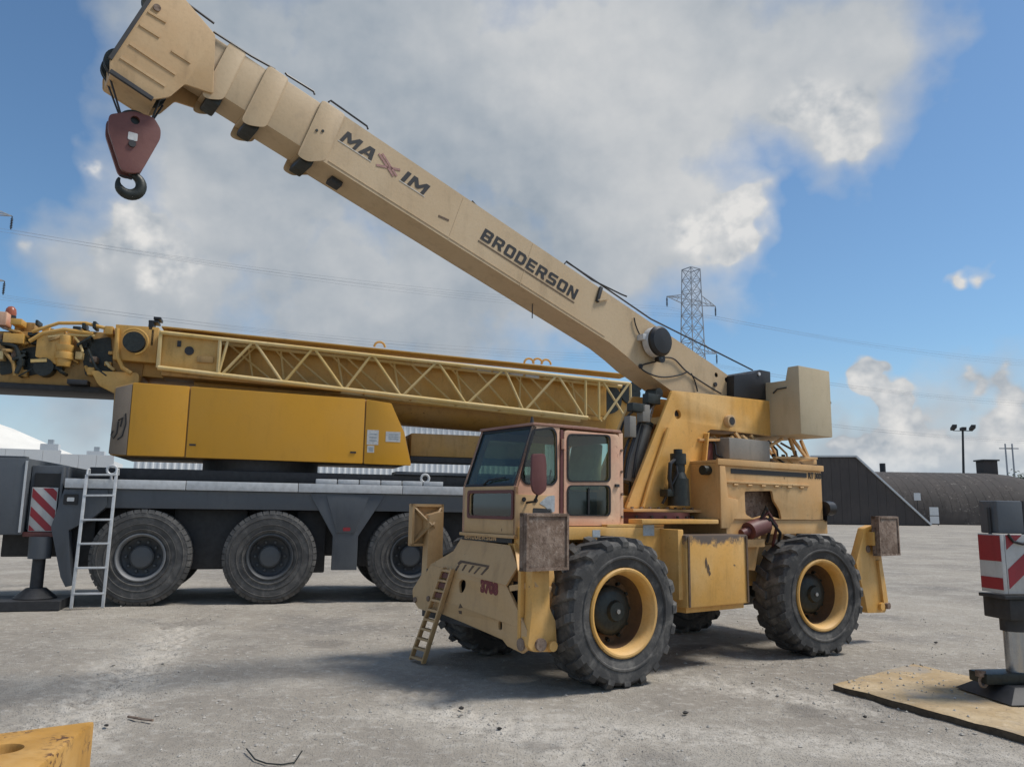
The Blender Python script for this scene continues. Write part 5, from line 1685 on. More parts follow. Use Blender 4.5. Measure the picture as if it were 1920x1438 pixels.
fs = [(i * 10 + j, i * 10 + (j + 1) % 10, (i + 1) * 10 + (j + 1) % 10, (i + 1) * 10 + j) for i in range(n_) for j in range(10)] + [tuple(range(9, -1, -1)), tuple(range(n_ * 10, n_ * 10 + 10))]
hk.add(vs, fs)
hk.cyl((path[0].x, 0, path[0].z), (path[0].x + .01, 0, hz + .05), .03, .03, 12)
hk.obj('hook', 'grease', block, 0, 50)
MB().cyl((path[0].x, 0, hz - .01), (path[0].x, 0, hz + .05), .05, n=14).obj('swivel_nut', 'block', block)
# safety latch
MB().bar((path[1].x + .02, 0, path[1].z - .03), (path[-1].x - .0, 0, path[-1].z + .02), .02, .012).obj('safety_latch', 'dark', block)
# falls of rope from the head sheaves to the block
s_ = RT.at(253, 234, y=0)
for (sx, sz), ex, ey in (((shv[0].x + .10, shv[0].z - .03), 204, .07), ((shv[0].x + .10, shv[0].z - .03), 208, -.07), ((shv[1].x - .05, shv[1].z - .10), 290, .07), ((shv[1].x - .10, shv[1].z - .08), 299, -.07)):
    p = RT.at(ex + 12 if ex < 250 else ex - 6, 226, y=0)
    MB().cyl((sx, ey, sz), (s_.x + (.11 if ex < 250 else -.11), ey * .3, s_.z + .04), .008, n=8).obj('hoist_rope', 'rope', rt)
on_top([(400, 48), (340, 4), (306, -18)], y=.03, r=.010, mat='rope', name='hoist_rope', lift=.02)
# ------------------------------------------------------------------ the large multi-axle crane behind
BG = Frame(0.2876, -6.1716, 13.9106)
big = thing('all_terrain_crane', 'large amber and slate grey multi-axle crane with lowered boom and folded lattice jib', 'crane', BG.o, BG.rz)
RB = 0.741
BYs = 1.35


def road_wheel(parent, light):
    w = bpy.data.objects.new('wheel', None)
    COL.objects.link(w)
    w.parent = parent
    mb = MB()
    h = .20
    prof = [(.36, -h * .8), (.40, -h * .95), (.56, -h * 1.05), (.68, -h * 1.0), (.72, -h * .85), (.742, -h * .5), (.745, 0), (.742, h * .5), (.72, h * .85), (.68, h * 1.0), (.56, h * 1.05), (.40, h * .95), (.36, h * .8)]
    mb.lathe(prof, (0, 0, 0), 64, closed=True)
    for rr in (.43, .52, .63):
        mb.lathe([(rr - .008, h * 1.0), (rr - .003, h * 1.085), (rr + .003, h * 1.085), (rr + .008, h * 1.0)], (0, 0, 0), 64, closed=True)
    for i in range(44):        # shoulder tread blocks
        a = 2 * PI * i / 44
        for s in (1, -1):
            vs = []
            for da in (-.060, .060):
                for r, y in ((.69, h * 1.01), (.746, h * .84), (.752, h * .15), (.735, h * .15)):
                    vs.append((r * math.cos(a + da), s * y, r * math.sin(a + da)))
            mb.add(vs, [(0, 1, 2, 3), (7, 6, 5, 4), (0, 4, 5, 1), (1, 5, 6, 2), (2, 6, 7, 3)])
    squash(mb, .738)
    mb.obj('tyre', 'tyre2', w, 0, 30)
    MB().lathe([(.33, .10), (.355, .17), (.372, .185), (.372, .20), (.355, .205), (.34, .19), (.325, .16), (.318, .05)], (0, 0, 0), 48, closed=True).obj('rim', 'rimgrey' if light else 'rimdark', w, 0, 30)
    MB().lathe([(.325, .06), (.30, .0), (.24, -.03), (.0001, -.03)], (0, 0, 0), 40, cap=False).obj('rim_disc', 'rimdark', w, 0, 30)
    MB().lathe([(.18, -.03), (.18, .07), (.155, .095), (.10, .105), (.0001, .108)], (0, 0, 0), 32).obj('hub', 'hubgrey', w, 0, 30)
    for i in range(10):
        a = 2 * PI * i / 10
        MB().cyl((.235 * math.cos(a), -.03, .235 * math.sin(a)), (.235 * math.cos(a), .03, .235 * math.sin(a)), .02, n=6).obj('wheel_nut', 'hubgrey', w)
    return w


M['rimgrey'] = paint('pale_rim_paint', (0.19, 0.195, 0.20), (0.25, 0.25, 0.25), 0.2, 0.5, 0.5)
M['rimdark'] = paint('dark_rim_paint', (0.055, 0.06, 0.066), (0.08, 0.085, 0.09), 0.2, 0.5, 0.5)
M['hubgrey'] = paint('hub_paint', (0.08, 0.088, 0.095), (0.11, 0.115, 0.12), 0.2, 0.4, 0.5)
XW = (0, -1.946, -4.283, -6.25)
wA = road_wheel(big, True)
wB = road_wheel(big, False)
wA.location = (XW[0], BYs - .21, RB); wA.rotation_euler = (0, 0, 0)
wB.location = (XW[1], BYs - .21, RB)
for i, x in enumerate(XW):
    if i > 1: copy_tree(wB, big, (x, BYs - .21, RB), (0, 0, 0))
    copy_tree(wB, big, (x, -BYs + .21, RB), (0, 0, PI))
    MB().cyl((x, -1.1, RB), (x, 1.1, RB), .13, n=12).obj('axle', 'dark', big)
# chassis
M['corner'] = paint('shaded_corner_paint', (0.17, 0.135, 0.10), (0.21, 0.17, 0.13), 0.3, 0.4, 0.6)  # grey corner's colour, darkened for the shade it stands in
for x0, x1, z0 in ((-1.55, -.40, .52), (-2.85, -2.35, .45), (-3.95, -3.40, .55), (.75, 1.15, .55), (-5.9, -4.75, .5)):
    MB().box(x0, x1, -.95, .95, z0, 1.5).obj('chassis_locker', 'dark', big, .03)
MB().box(-7.6, 2.1, -.75, .75, .72, 1.55).obj('chassis_beam', 'dark', big, .02)
MB().box(-7.6, 1.15, -1.28, 1.28, 1.80, 1.93).obj('deck', 'dark', big, .01)
MB().box(-7.6, 1.10, 1.20, 1.30, 1.50, 1.795).obj('side_skirt', M['greyblue'], big, .01)
MB().box(-7.6, 1.10, -1.30, -1.20, 1.50, 1.795).obj('side_skirt', M['greyblue'], big, .01)
for i in range(5):      # aluminium edge rail in lengths
    x1 = 1.16 - i * 1.75
    MB().box(x1 - 1.74, x1, 1.29, 1.36, 1.80, 1.945).obj('edge_rail', 'alu', big, .006)
MB().box(-7.6, .9, -1.0, 1.05, 1.935, 2.14).obj('deck_box', 'dark', big, .02)
MB().box(-7.4, -4.0, .5, 1.10, 2.145, 2.20).obj('walkway', 'greyblue', big, .01)
# centre panel between axles
v = [(-2.52, 1.79), (-3.80, 1.79), (-3.36, 1.08), (-3.36, .52), (-2.94, .52), (-2.94, 1.08)]
cp = MB().prism(v, 1.22, 1.33, 'y').obj('support_panel', M['greyblue'], big, .012)
MB().prism([(-2.80, 1.76), (-3.52, 1.76), (-3.30, 1.13), (-3.0, 1.13)], 1.331, 1.345, 'y').obj('panel_cover', M['greyblue'], cp, .006)
q = BG.at(650, 992, y=1.346)
MB().prism(rrect(q.x - .06, q.x + .06, q.z - .03, q.z + .03, .01), 1.331 if q.z < 1.13 else 1.346, 1.333 if q.z < 1.13 else 1.348, 'y').obj('reflector', 'red', cp)
# white rolled mat / rail pieces on deck, lifting eyes
for i in range(6):
    x = -2.62 - i * .37
    MB().box(x - .35, x, 1.12, 1.24, 1.948, 2.03).obj('stowed_rail', 'alu', big, .01)
for px, py in ((210, 881), (797, 897)):
    q = BG.at(px, py, y=1.2)
    mb = MB()
    mb.tube([(q.x + .07 * math.cos(t), 1.2, q.z + .07 * math.sin(t)) for t in [2 * PI * i / 18 for i in range(19)]], .022, 8)
    mb.cyl((q.x, 1.2, 1.94), (q.x, 1.2, q.z - .06), .022, n=8)
    mb.obj('lifting_eye', 'alu', big)
# rear mudguard, outrigger box and big slate block at the left end
mg = [(1.05, 1.78), (1.17, 1.78), (1.30, 1.2), (1.10, .45), (1.02, .30), (.93, .32), (1.0, .75), (1.05, 1.15), (.72, 1.35), (.55, 1.52), (.55, 1.78)]
MB().prism(mg, 1.10, 1.32, 'y').obj('mudguard', 'greyblue', big, .01)
q = BG.at(133, 936, y=1.325)
MB().prism(rrect(q.x - .10, q.x + .10, q.z - .08, q.z + .08, .015), 1.321, 1.34, 'y').obj('side_lamp', 'black', big)
MB().prism(rrect(q.x - .05, q.x + .05, q.z - .03, q.z + .03, .01), 1.341, 1.345, 'y').obj('lamp_lens', 'white', big)
MB().box(1.17, 1.68, -1.30, 1.16, 1.15, 2.14).obj('outrigger_housing', 'greyblue', big, .015)
MB().box(1.25, 1.62, 1.161, 1.20, 1.82, 2.02).obj('beam_recess', 'black', big)
MB().box(1.20, 1.235, 1.17, 1.30, 1.0, 2.12).obj('housing_flange', 'greyblue', big, .006)
MB().box(1.69, 3.1, -1.32, 1.36, 1.08, 2.24).obj('rear_block', M['greyblue'], big, .03)
MB().box(1.69, 1.72, 1.361, 1.375, 1.12, 2.20).obj('block_seam', 'alu', big)
MB().box(1.75, 3.0, 1.10, 1.30, 2.245, 2.27).obj('block_top_rail', 'greyblue', big, .006)
# hazard board: white plate with slanting red bars
hb0, hb1, hbz0, hbz1 = 1.27, 1.63, 1.13, 1.80
hz_ = MB().box(hb0, hb1, 1.21, 1.235, hbz0, hbz1).obj('hazard_board', 'hazwhite', big, .004)
def hazard(parent, u0, u1, v0, v1, d0, d1, k, off, w, slope, mat='red', plane='y', flip=1):
    """slanting bars clipped to a rectangle"""
    for i in range(-4, k + 6):
        c = off + i * w * 2
        poly = [(u0, c + slope * 0), (u0, c + w), (u1, c + w + slope * (u1 - u0)), (u1, c + slope * (u1 - u0))]
        for lim, sgn in ((v0, 1), (v1, -1)):       # clip below v0 / above v1
            out = []
            for a, b in zip(poly, poly[1:] + poly[:1]):
                ia, ib = (a[1] - lim) * sgn >= 0, (b[1] - lim) * sgn >= 0
                if ia: out.append(a)
                if ia != ib:
                    t = (lim - a[1]) / (b[1] - a[1]); out.append((a[0] + (b[0] - a[0]) * t, lim))
            poly = out
            if len(poly) < 3: break
        if len(poly) >= 3:
            MB().prism(poly, d0, d1, plane).obj('red_bar', mat, parent)
hazard(hz_, hb0 + .01, hb1 - .01, hbz0 + .01, hbz1 - .01, 1.2355, 1.238, 4, hbz0 - .1, .14, 1.0)
MB().box(hb0 - .06, hb1 + .06, 1.16, 1.26, 1.05, 1.12).obj('board_bracket', 'maroon', big, .006)
MB().cyl((1.45, 1.16, .72), (1.45, 1.16, 1.05), .16, .17, 18).obj('outrigger_jack', 'greyblue', big)
MB().cyl((1.45, 1.16, .26), (1.45, 1.16, .72), .09, n=14).obj('jack_rod', 'dark', big)
MB().lathe([(.0001, 0), (.05, 0)], (0, 0, 0), 3) if False else None
mb = MB()
mb.cyl((1.45, 1.16, .14), (1.45, 1.16, .28), .30, .14, 20)
mb.box(1.0, 2.3, .75, 1.65, .0, .13)
mb.obj('jack_foot', 'dark', big)

# superstructure housing, amber doors
SYs = 1.15
zb0, zt0 = 2.335, 3.54
xs = [BG.at(250, 716, y=SYs).x, BG.at(352, 790, y=SYs).x, BG.at(684, 800, y=SYs).x]
MB().prism([(xs[0] + .26, zb0), (xs[0] + .28, 3.44), (xs[0] + .0, 3.53), (-3.4, 3.45), (-3.85, 3.40), (-4.12, 2.9), (-4.26, zb0)], -.95, SYs - .04, 'y').obj('housing_body', 'brown', big, .02)
g = .012
def door_panel(pts, mat='orange'):
    return MB().prism(rpoly(pts, .02), SYs - .038, SYs, 'y').obj('housing_door', mat, big, .008)
p1 = door_panel([(xs[0] - 0, zb0 + .005), (xs[0], 3.525), (xs[1] + g, 3.51), (xs[1] + g, zb0 + .005)])
p2 = door_panel([(xs[1] - g, zb0), (xs[1] - g, 3.51), (xs[2] + g, 3.45), (xs[2] + g, zb0 - .02)])
p3 = door_panel([(xs[2] - g, zb0 - .02), (xs[2] - g, 3.445), (-3.86, 3.40), (-4.10, 2.90), (-4.25, zb0 - .03)])
p0 = door_panel([(xs[0] + .008, zb0 + .005), (xs[0] + .008, 3.50), (xs[0] + .25, 3.42), (xs[0] + .27, zb0 + .02)], 'corner')
# dented plate edge with squiggle marks on the grey corner
for pts in ([(222, 790), (219, 812), (213, 822), (208, 815), (212, 808)], [(236, 775), (236, 795), (229, 818), (220, 824)], [(222, 788), (230, 783), (226, 800)]):
    MB().tube([BG.at(x, y, y=SYs + .006) for x, y in pts], .012, 6).obj('corner_hook', 'black', p0)
for px, py in ((361, 834), (662, 848)):
    q = BG.at(px, py, y=SYs)
    par = p2
    MB().box(q.x - .05, q.x + .05, SYs, SYs + .012, q.z - .015, q.z + .015).obj('door_latch', 'dark', par)
for px, py, w, h in ((699, 820, .20, .26), (695, 842, .12, .12), (737, 819, .26, .18)):
    q = BG.at(px, py, y=SYs)
    st = MB().box(q.x - w / 2, q.x + w / 2, SYs + .0005, SYs + .004, q.z - h / 2, q.z + h / 2).obj('notice_plate', 'decal_white', p3)
    for i in range(3):
        MB().box(q.x - w * .36, q.x + w * .30, SYs + .0042, SYs + .005, q.z + h * (.22 - .22 * i) - .012, q.z + h * (.22 - .22 * i) + .012).obj('print_line', 'sticker', st)
mb = MB().cyl((-1.7, 0, 2.145), (-1.7, 0, 2.33), 1.0, n=40)
mb.obj('slewing_ring', 'dark', big, 0, 40)

# main boom behind the jib
tilt = math.radians(-2.0)         # falls slightly towards the tip (towards -x)
def bz(x, z): return z + (x - 0.0) * 0.0335
def slab(name, x0, x1, y0, y1, z0, z1, mat, bevel=.02, parent=big):
    return MB().hexa([(x0, y0, bz(x0, z0)), (x1, y0, bz(x1, z0)), (x1, y1, bz(x1, z0)), (x0, y1, bz(x0, z0))],
                     [(x0, y0, bz(x0, z1)), (x1, y0, bz(x1, z1)), (x1, y1, bz(x1, z1)), (x0, y1, bz(x0, z1))]).obj(name, mat, parent, bevel)
bm_ = slab('main_boom', -8.3, 1.4, -.48, .48, 3.72, 4.42, 'amber2')
# rounded lower half of the boom
mb = MB()
pr_ = [(.48 * math.cos(a), .46 * math.sin(a)) for a in [PI + PI * i / 12 for i in range(13)]]
vs = []
for x in (-8.3, -.6): vs += [(x, u, bz(x, 3.72) + w) for u, w in pr_]
mb.add(vs, [(i, i + 1, 13 + i + 1, 13 + i) for i in range(12)] + [tuple(range(13)), tuple(range(13, 26))])
mb.obj('boom_belly', 'brown', bm_, 0, 40)
slab('boom_inner', -8.75, -8.3, -.40, .40, 3.45, 4.30, 'amber2')
slab('boom_top_lip', -8.3, 0.4, .44, .56, 4.425, 4.47, 'amber2', .01)
slab('boom_side_line', -8.2, -.5, .481, .50, 3.62, 3.70, 'amber2', .005)
# lift cylinder / brown boxes below the boom
MB().cyl((-3.6, .25, 2.62), (-6.6, .25, 2.78), .20, n=18).obj('derricking_cylinder', 'brown', big)
MB().box(-6.9, -4.3, -.3, .75, 2.50, 2.92).obj('boom_rest', 'brown', big, .02)
MB().box(-6.9, -4.3, .1, .76, 2.40, 2.495).obj('rest_base', 'dark', big)
# ---- folded lattice jib on the near side
JY0, JY1 = .62, 1.02
jb = bpy.data.objects.new('lattice_jib', None)
COL.objects.link(jb); jb.parent = big
tl, bl = BG.at(302, 618, y=JY1), BG.at(300, 690, y=JY1)
tr_, br_ = BG.at(1190, 716, y=JY1), BG.at(1105, 784, y=JY1)
def jt(x): return tl.z + (x - tl.x) / (tr_.x - tl.x) * (tr_.z - tl.z)
def jbm(x): return bl.z + (x - bl.x) / (br_.x - bl.x) * (br_.z - bl.z)
xe = tr_.x + .1
for y in (JY0, JY1):
    MB().cyl((tl.x, y, jt(tl.x) - .05), (xe, y, jt(xe) - .05), .035, n=10).obj('chord', 'jibpaint', jb)
    MB().cyl((tl.x, y, jbm(tl.x)), (xe + .9, y, jbm(xe + .9)), .042, n=10).obj('chord', 'jibpaint', jb)

# web members: photo columns where braces meet the top and bottom chords
near = [(420, 462), (520, 468), (478, 520), (478, 500), (578, 538), (588, 640), (690, 645), (705, 745), (818, 750), (825, 870), (935, 878), (945, 985), (1040, 990), (1050, 1095)]
nb = [(418, 460), (470, 422), (482, 522), (586, 536), (596, 637), (692, 645), (702, 745), (812, 755), (826, 868), (942, 876), (948, 978), (1036, 985), (1052, 1092)]
zig = [(tl.x - .82)]
def brace(xt_, xb_, y, r=.025):
    MB().cyl((xt_, y, jt(xt_) - .06), (xb_, y, jbm(xb_) + .02), r, n=8).obj('brace', 'jibpaint', jb)
tops = [BG.at(px, 640 + (px - 420) * .1, y=JY1).x for px in (424, 476, 588, 698, 820, 945, 1045)]
bots = [BG.at(px, 695 + (px - 420) * .13, y=JY1).x for px in (410, 528, 642, 750, 872, 980, 1094)]
for i in range(7):
    brace(tops[i] - .03, bots[i], JY1)
    if i < 6: brace(tops[i + 1] + .03, bots[i] - .06, JY1)
    brace(tops[i] - .35, bots[i] + .35 - .9, JY0, .018)
    brace(tops[i] - .45, bots[i] - .05, JY0, .020)
    brace(tops[i] + .42, bots[i] + .10, JY0, .020)
x_l = BG.at(412, 650, y=JY1).x
MB().cyl((x_l, JY1, jt(x_l) - .05), (x_l, JY1, jbm(x_l)), .03, n=8).obj('post', 'jibpaint', jb)
for px in (1098, 1123, 1182):
    x = BG.at(px, 740, y=JY1).x
    MB().cyl((x, JY1, jt(x) - .05), (x, JY1, jbm(x)), .028, n=8).obj('post', 'jibpaint', jb)
xA, xB = BG.at(1130, 740, y=JY1).x, BG.at(1178, 740, y=JY1).x
MB().cyl((xA, JY1, jt(xA) - .05), (xB, JY1, jbm(xB)), .024, n=8).obj('brace', 'jibpaint', jb)
MB().cyl((xB, JY1 + .03, jt(xB) - .05), (xA, JY1 + .03, jbm(xA)), .024, n=8).obj('brace', 'jibpaint', jb)
for f in [0.1 * i for i in range(1, 10)]:
    x = tl.x + (xe - tl.x) * f
    MB().cyl((x, JY0, jt(x) - .05), (x, JY1, jt(x) - .05), .018, n=6).obj('cross_tie', 'jibpaint', jb)
    MB().cyl((x, JY0, jbm(x)), (x, JY1, jbm(x)), .018, n=6).obj('cross_tie', 'jibpaint', jb)
# boxed jib foot at its thick end
fb = MB().hexa([(x_l + .02, JY0, jbm(x_l) + .03), (tl.x, JY0, jbm(tl.x) + .03), (tl.x, JY1 - .04, jbm(tl.x) + .03), (x_l + .02, JY1 - .04, jbm(x_l) + .03)],
               [(x_l + .02, JY0, jt(x_l) - .03), (tl.x, JY0, jt(tl.x) - .03), (tl.x, JY1 - .04, jt(tl.x) - .03), (x_l + .02, JY1 - .04, jt(x_l) - .03)]).obj('jib_foot', 'amber2', jb, .01)
for x in (tl.x, x_l): MB().box(x - .03, x + .03, JY1 - .039, JY1 + .02, jbm(x) + .0, jt(x) - .02).obj('foot_post', 'jibpaint', jb, .006)
q = BG.at(355, 658, y=JY1 - .04)
MB().cyl((q.x, JY1 - .04, q.z), (q.x, JY1 - .02, q.z), .075, n=16).obj('pin_hole', 'dark', jb)
q = BG.at(336, 646, y=JY1 - .04)
MB().box(q.x - .03, q.x + .03, JY1 - .04, JY1 - .02, q.z - .04, q.z + .06).obj('clip', 'dark', jb)
q = BG.at(385, 674, y=JY1 - .04)
MB().box(q.x - .13, q.x + .13, JY1 - .04, JY1 - .0, q.z - .06, q.z + .05).obj('stop_block', 'brown', jb, .01)
slab('jib_top_flange', xe, tl.x, JY0 - .1, JY1 - .02, 4.505, 4.53, 'amber2', .006, big)
slab('jib_under_tray', -3.0, tl.x - .05, .3, JY1 - .06, 3.70, 3.79, 'brown', .01, big)
# bright rod and pads along the jib top
for i in range(5):
    p, q = BG.at(865 + i * 30, 687 + i * 4.2, y=JY1 - .1), BG.at(890 + i * 30, 690.5 + i * 4.2, y=JY1 - .1)
    MB().cyl(p, q, .03, n=8).obj('guide_rod', 'alu', big)
for px, py in ((992, 676), (1008, 676), (1024, 678), (712, 645)):
    q = BG.at(px, py, y=.4)
    mb = MB()
    mb.tube([(q.x + .1 * math.cos(t), .4, q.z - .06 + .1 * math.sin(t)) for t in [PI * i / 8 for i in range(9)]], .022, 6)
    mb.obj('rope_guard', 'amber2', big)
# sheaves and head fittings at the boom tip
hx_ = -8.75
for x, z, r in ((-8.35, 3.80, .30), (-8.85, 3.95, .22), (-9.0, 4.12, .12)):
    for y in (.42, .0):
        MB().lathe([(r * .25, -.03), (r, -.035), (r, -.02), (r * .85, 0), (r, .02), (r, .035), (r * .25, .03)], (x, y, z), 28).obj('head_sheave', 'grease', big, 0, 30)
for y in (.36, -.36): MB().prism(rpoly([(-8.2, 3.30), (-8.2, 4.2), (-8.9, 4.16), (-9.1, 3.85), (-8.95, 3.35)], .06), y - .02, y + .02, 'y').obj('head_plate', 'amber2', big, .006)
for x, z in ((-8.45, 4.05), (-8.62, 4.10), (-8.8, 4.02)): MB().cyl((x, .36, z), (x, .42, z), .05, n=12).obj('head_pin', 'alu', big)

# ---- boom foot, winches and clutter at the left end
MB().prism(rpoly([(1.5, 3.42), (.35, 3.55), (.30, 4.42), (1.0, 4.45), (2.0, 4.38), (3.6, 4.30), (3.6, 3.52), (2.4, 3.50)], .08), -.55, .50, 'y').obj('boom_foot', 'brown', big, .03)
MB().prism(rpoly([(.95, 3.50), (.62, 3.35), (.60, 2.9), (.35, 2.9), (.35, 3.75), (1.1, 3.75)], .06), -.5, .72, 'y').obj('foot_bracket', 'amber2', big, .02)
# reel and pulley with bent guard
q = BG.at(252, 642, y=.80)
mb = MB().lathe([(.05, -.08), (.17, -.08), (.17, -.05), (.12, -.04), (.12, .04), (.17, .05), (.17, .08), (.05, .08)], (q.x, .80, q.z), 26)
mb.obj('hose_reel', 'grease', big, 0, 30)
MB().tube([(q.x + .22 * math.cos(t), .86, q.z + .22 * math.sin(t)) for t in [math.radians(40 + 220 * i / 16) for i in range(17)]], .02, 6).obj('reel_guard', 'amber2', big)
pts = [BG.at(*p, y=.78) for p in ((220, 616), (219, 650), (221, 670), (230, 690), (246, 700))]
MB().tube(pts, .035, 8).obj('bent_pipe', 'amber2', big)
MB().hexa([(q.x - .35, .5, q.z - .32), (q.x + .32, .5, q.z - .30), (q.x + .32, .74, q.z - .30), (q.x - .35, .74, q.z - .32)], [(q.x - .35, .5, q.z + .30), (q.x + .32, .5, q.z + .30), (q.x + .32, .74, q.z + .30), (q.x - .35, .74, q.z + .30)]).obj('reel_plate', 'amber2', big, .01)
# winch motor, yellow valve stack
q = BG.at(122, 664, y=.62)
mb = MB()
for z0, z1, r0, r1 in ((-.22, -.10, .10, .12), (-.10, .02, .14, .14), (.02, .14, .12, .15), (.14, .30, .10, .10)):
    mb.cyl((q.x, .66, q.z + z0), (q.x, .66, q.z + z1), r0, r1, 16)
mb.obj('winch_motor', 'amber2', big, .006)
q = BG.at(95, 655, y=.55)
MB().prism([(q.x - .22, q.z - .30), (q.x - .22, q.z + .30), (q.x + .18, q.z + .24), (q.x + .18, q.z - .16)], .50, .70, 'y').obj('valve_cover', 'amber2', big, .015)
MB().bar(BG.at(58, 677, y=.72), BG.at(88, 676, y=.72), .05).obj('lever_bar', 'jibpaint', big)
q = BG.at(85, 690, y=.6)
MB().cyl((q.x, .5, q.z), (q.x, .72, q.z), .15, n=18).obj('drum_end', 'grease', big)
for pts, r, m_ in (([(55, 640), (80, 625), (120, 618), (175, 626)], .035, 'amber2'), ([(60, 622), (110, 606), (160, 606), (200, 616)], .03, 'amber2'), ([(90, 632), (130, 628), (178, 630)], .022, 'jibpaint'), ([(0, 640), (30, 650), (40, 680), (30, 700)], .04, 'grease'), ([(140, 632), (150, 645), (155, 660)], .02, 'jibpaint'), ([(165, 655), (180, 690), (200, 705)], .025, 'grease'), ([(10, 660), (25, 680), (28, 705)], .03, 'brown')):
    MB().tube([BG.at(*p, y=.70) for p in pts], r, 8).obj('hydraulic_pipe', m_, big)
for px, py, w, h, m_ in ((30, 637, .30, .16, 'amber2'), (8, 600, .14, .22, 'pink'), (35, 606, .16, .10, 'amber2'), (160, 614, .05, .10, 'grease'), (180, 612, .05, .12, 'grease'), (207, 622, .12, .14, 'amber2'), (285, 614, .08, .16, 'black'), (297, 600, .12, .05, 'black'), (290, 606, .16, .04, 'black'), (73, 608, .04, .09, 'grease'), (288, 636, .06, .30, 'grease'), (148, 718, .30, .08, 'dark')):
    q = BG.at(px, py, y=.6)
    MB().box(q.x - w / 2, q.x + w / 2, .45, .74, q.z - h / 2, q.z + h / 2).obj('fitting', m_, big, .012)
rs = random.Random(17)
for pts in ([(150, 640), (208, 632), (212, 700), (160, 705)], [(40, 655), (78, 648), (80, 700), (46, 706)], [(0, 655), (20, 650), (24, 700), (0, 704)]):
    MB().prism(rpoly(BG.xz(pts, .51), .05), .501, .52, 'y').obj('shade_plate', 'grease', big)  # raised dark plates paint shadowed gaps onto the boom foot
for i in range(46):      # couplings, brackets and stub pipes crowding the boom foot
    px, py = rs.uniform(0, 212), rs.uniform(622, 704)
    q = BG.at(px, py, y=.58)
    m_ = rs.choice(('amber2', 'amber2', 'grease', 'rust', 'brown', 'jibpaint', 'grease'))
    if rs.random() < .5:
        w, h = rs.uniform(.02, .08), rs.uniform(.02, .07)
        MB().box(q.x - w, q.x + w, .49, rs.uniform(.56, .72), q.z - h, q.z + h).obj('bracket', m_, big, .008)
    else:
        r = rs.uniform(.02, .05)
        dx, dz = rs.uniform(-.22, .22), rs.uniform(-.14, .14)
        yy = rs.uniform(.56, .72)
        MB().tube([(q.x, .49, q.z), (q.x, yy, q.z + .02), (q.x + dx * .5, yy + .03, q.z + dz * .5), (q.x + dx, yy, q.z + dz), (q.x + dx, .49, q.z + dz)], r * .6, 8).obj('stub_pipe', m_, big)
for i in range(14):
    px = rs.uniform(20, 300)
    q = BG.at(px, 0, y=.2)
    h = rs.uniform(.04, .11)
    x = BG.at(px, 610, y=.2).x
    if x < .3: continue
    MB().box(x - rs.uniform(.03, .10), x + rs.uniform(.03, .10), rs.uniform(-.2, .2), rs.uniform(.28, .45), 4.36, 4.44 + h).obj('top_fitting', rs.choice(('amber2', 'grease', 'brown')), big, .01)
MB().box(.6, 3.4, -.4, .55, 3.40, 3.50).obj('foot_underside', 'dark', big, .02)
# beacon
q = BG.at(20, 590, y=.45)
bc = MB().cyl((q.x, .45, q.z - .25), (q.x, .45, q.z - .08), .03, .04, 10).obj('beacon_stem', 'black', big)
MB().cyl((q.x, .45, q.z - .08), (q.x, .45, q.z - .02), .085, n=16).obj('beacon_base', 'black', bc)
MB().lathe([(.08, 0), (.085, .04), (.07, .12), (.03, .16), (.0001, .165)], (0, 0, 0), 18)
mb = MB().lathe([(.08, 0), (.085, .04), (.075, .11), (.045, .15), (.0001, .165)], (0, 0, 0), 18)
mb.v = [(q.x + v[0], .45 + v[2], q.z - .02 + v[1]) for v in mb.v]
mb.obj('beacon_lens', 'beacon', bc, 0, 50)

# aluminium ladder leaning on the carrier
tp = [BG.at(163, 890, y=1.42), BG.at(218, 890, y=1.42)]
bt = [BG.at(135, 1122, y=1.55), BG.at(194, 1122, y=1.55)]
gl_ = [BG.o + BG.F * p.x + BG.L * p.y for p in bt]
lad = thing('access_ladder', 'plain aluminium ladder hooked on the grey carrier of the large crane', 'ladder', ((gl_[0].x + gl_[1].x) / 2, (gl_[0].y + gl_[1].y) / 2, 0), BG.rz)
c0_ = BG.loc(lad.location)
bt = [Vector((p.x, p.y, .01)) for p in bt]
P_ = lambda v: Vector(v) - Vector((c0_.x, c0_.y, 0))
for a_, b_ in zip(tp, bt):
    MB().bar(P_(a_), P_(b_), .045, .03, up=(0, 1, 0)).obj('rail', 'alu', lad, .004)
    MB().tube([P_(a_), P_(a_ + Vector((0, -.02, .08))), P_(a_ + Vector((0, -.15, .09))), P_(a_ + Vector((0, -.17, .0)))], .016, 8).obj('hook', 'alu', lad)
for f in (.0, .16, .345, .525, .705, .895):
    MB().bar(P_(tp[0].lerp(bt[0], f)), P_(tp[1].lerp(bt[1], f)), .03, .045, up=(0, 1, 0)).obj('rung', 'alu', lad, .004)
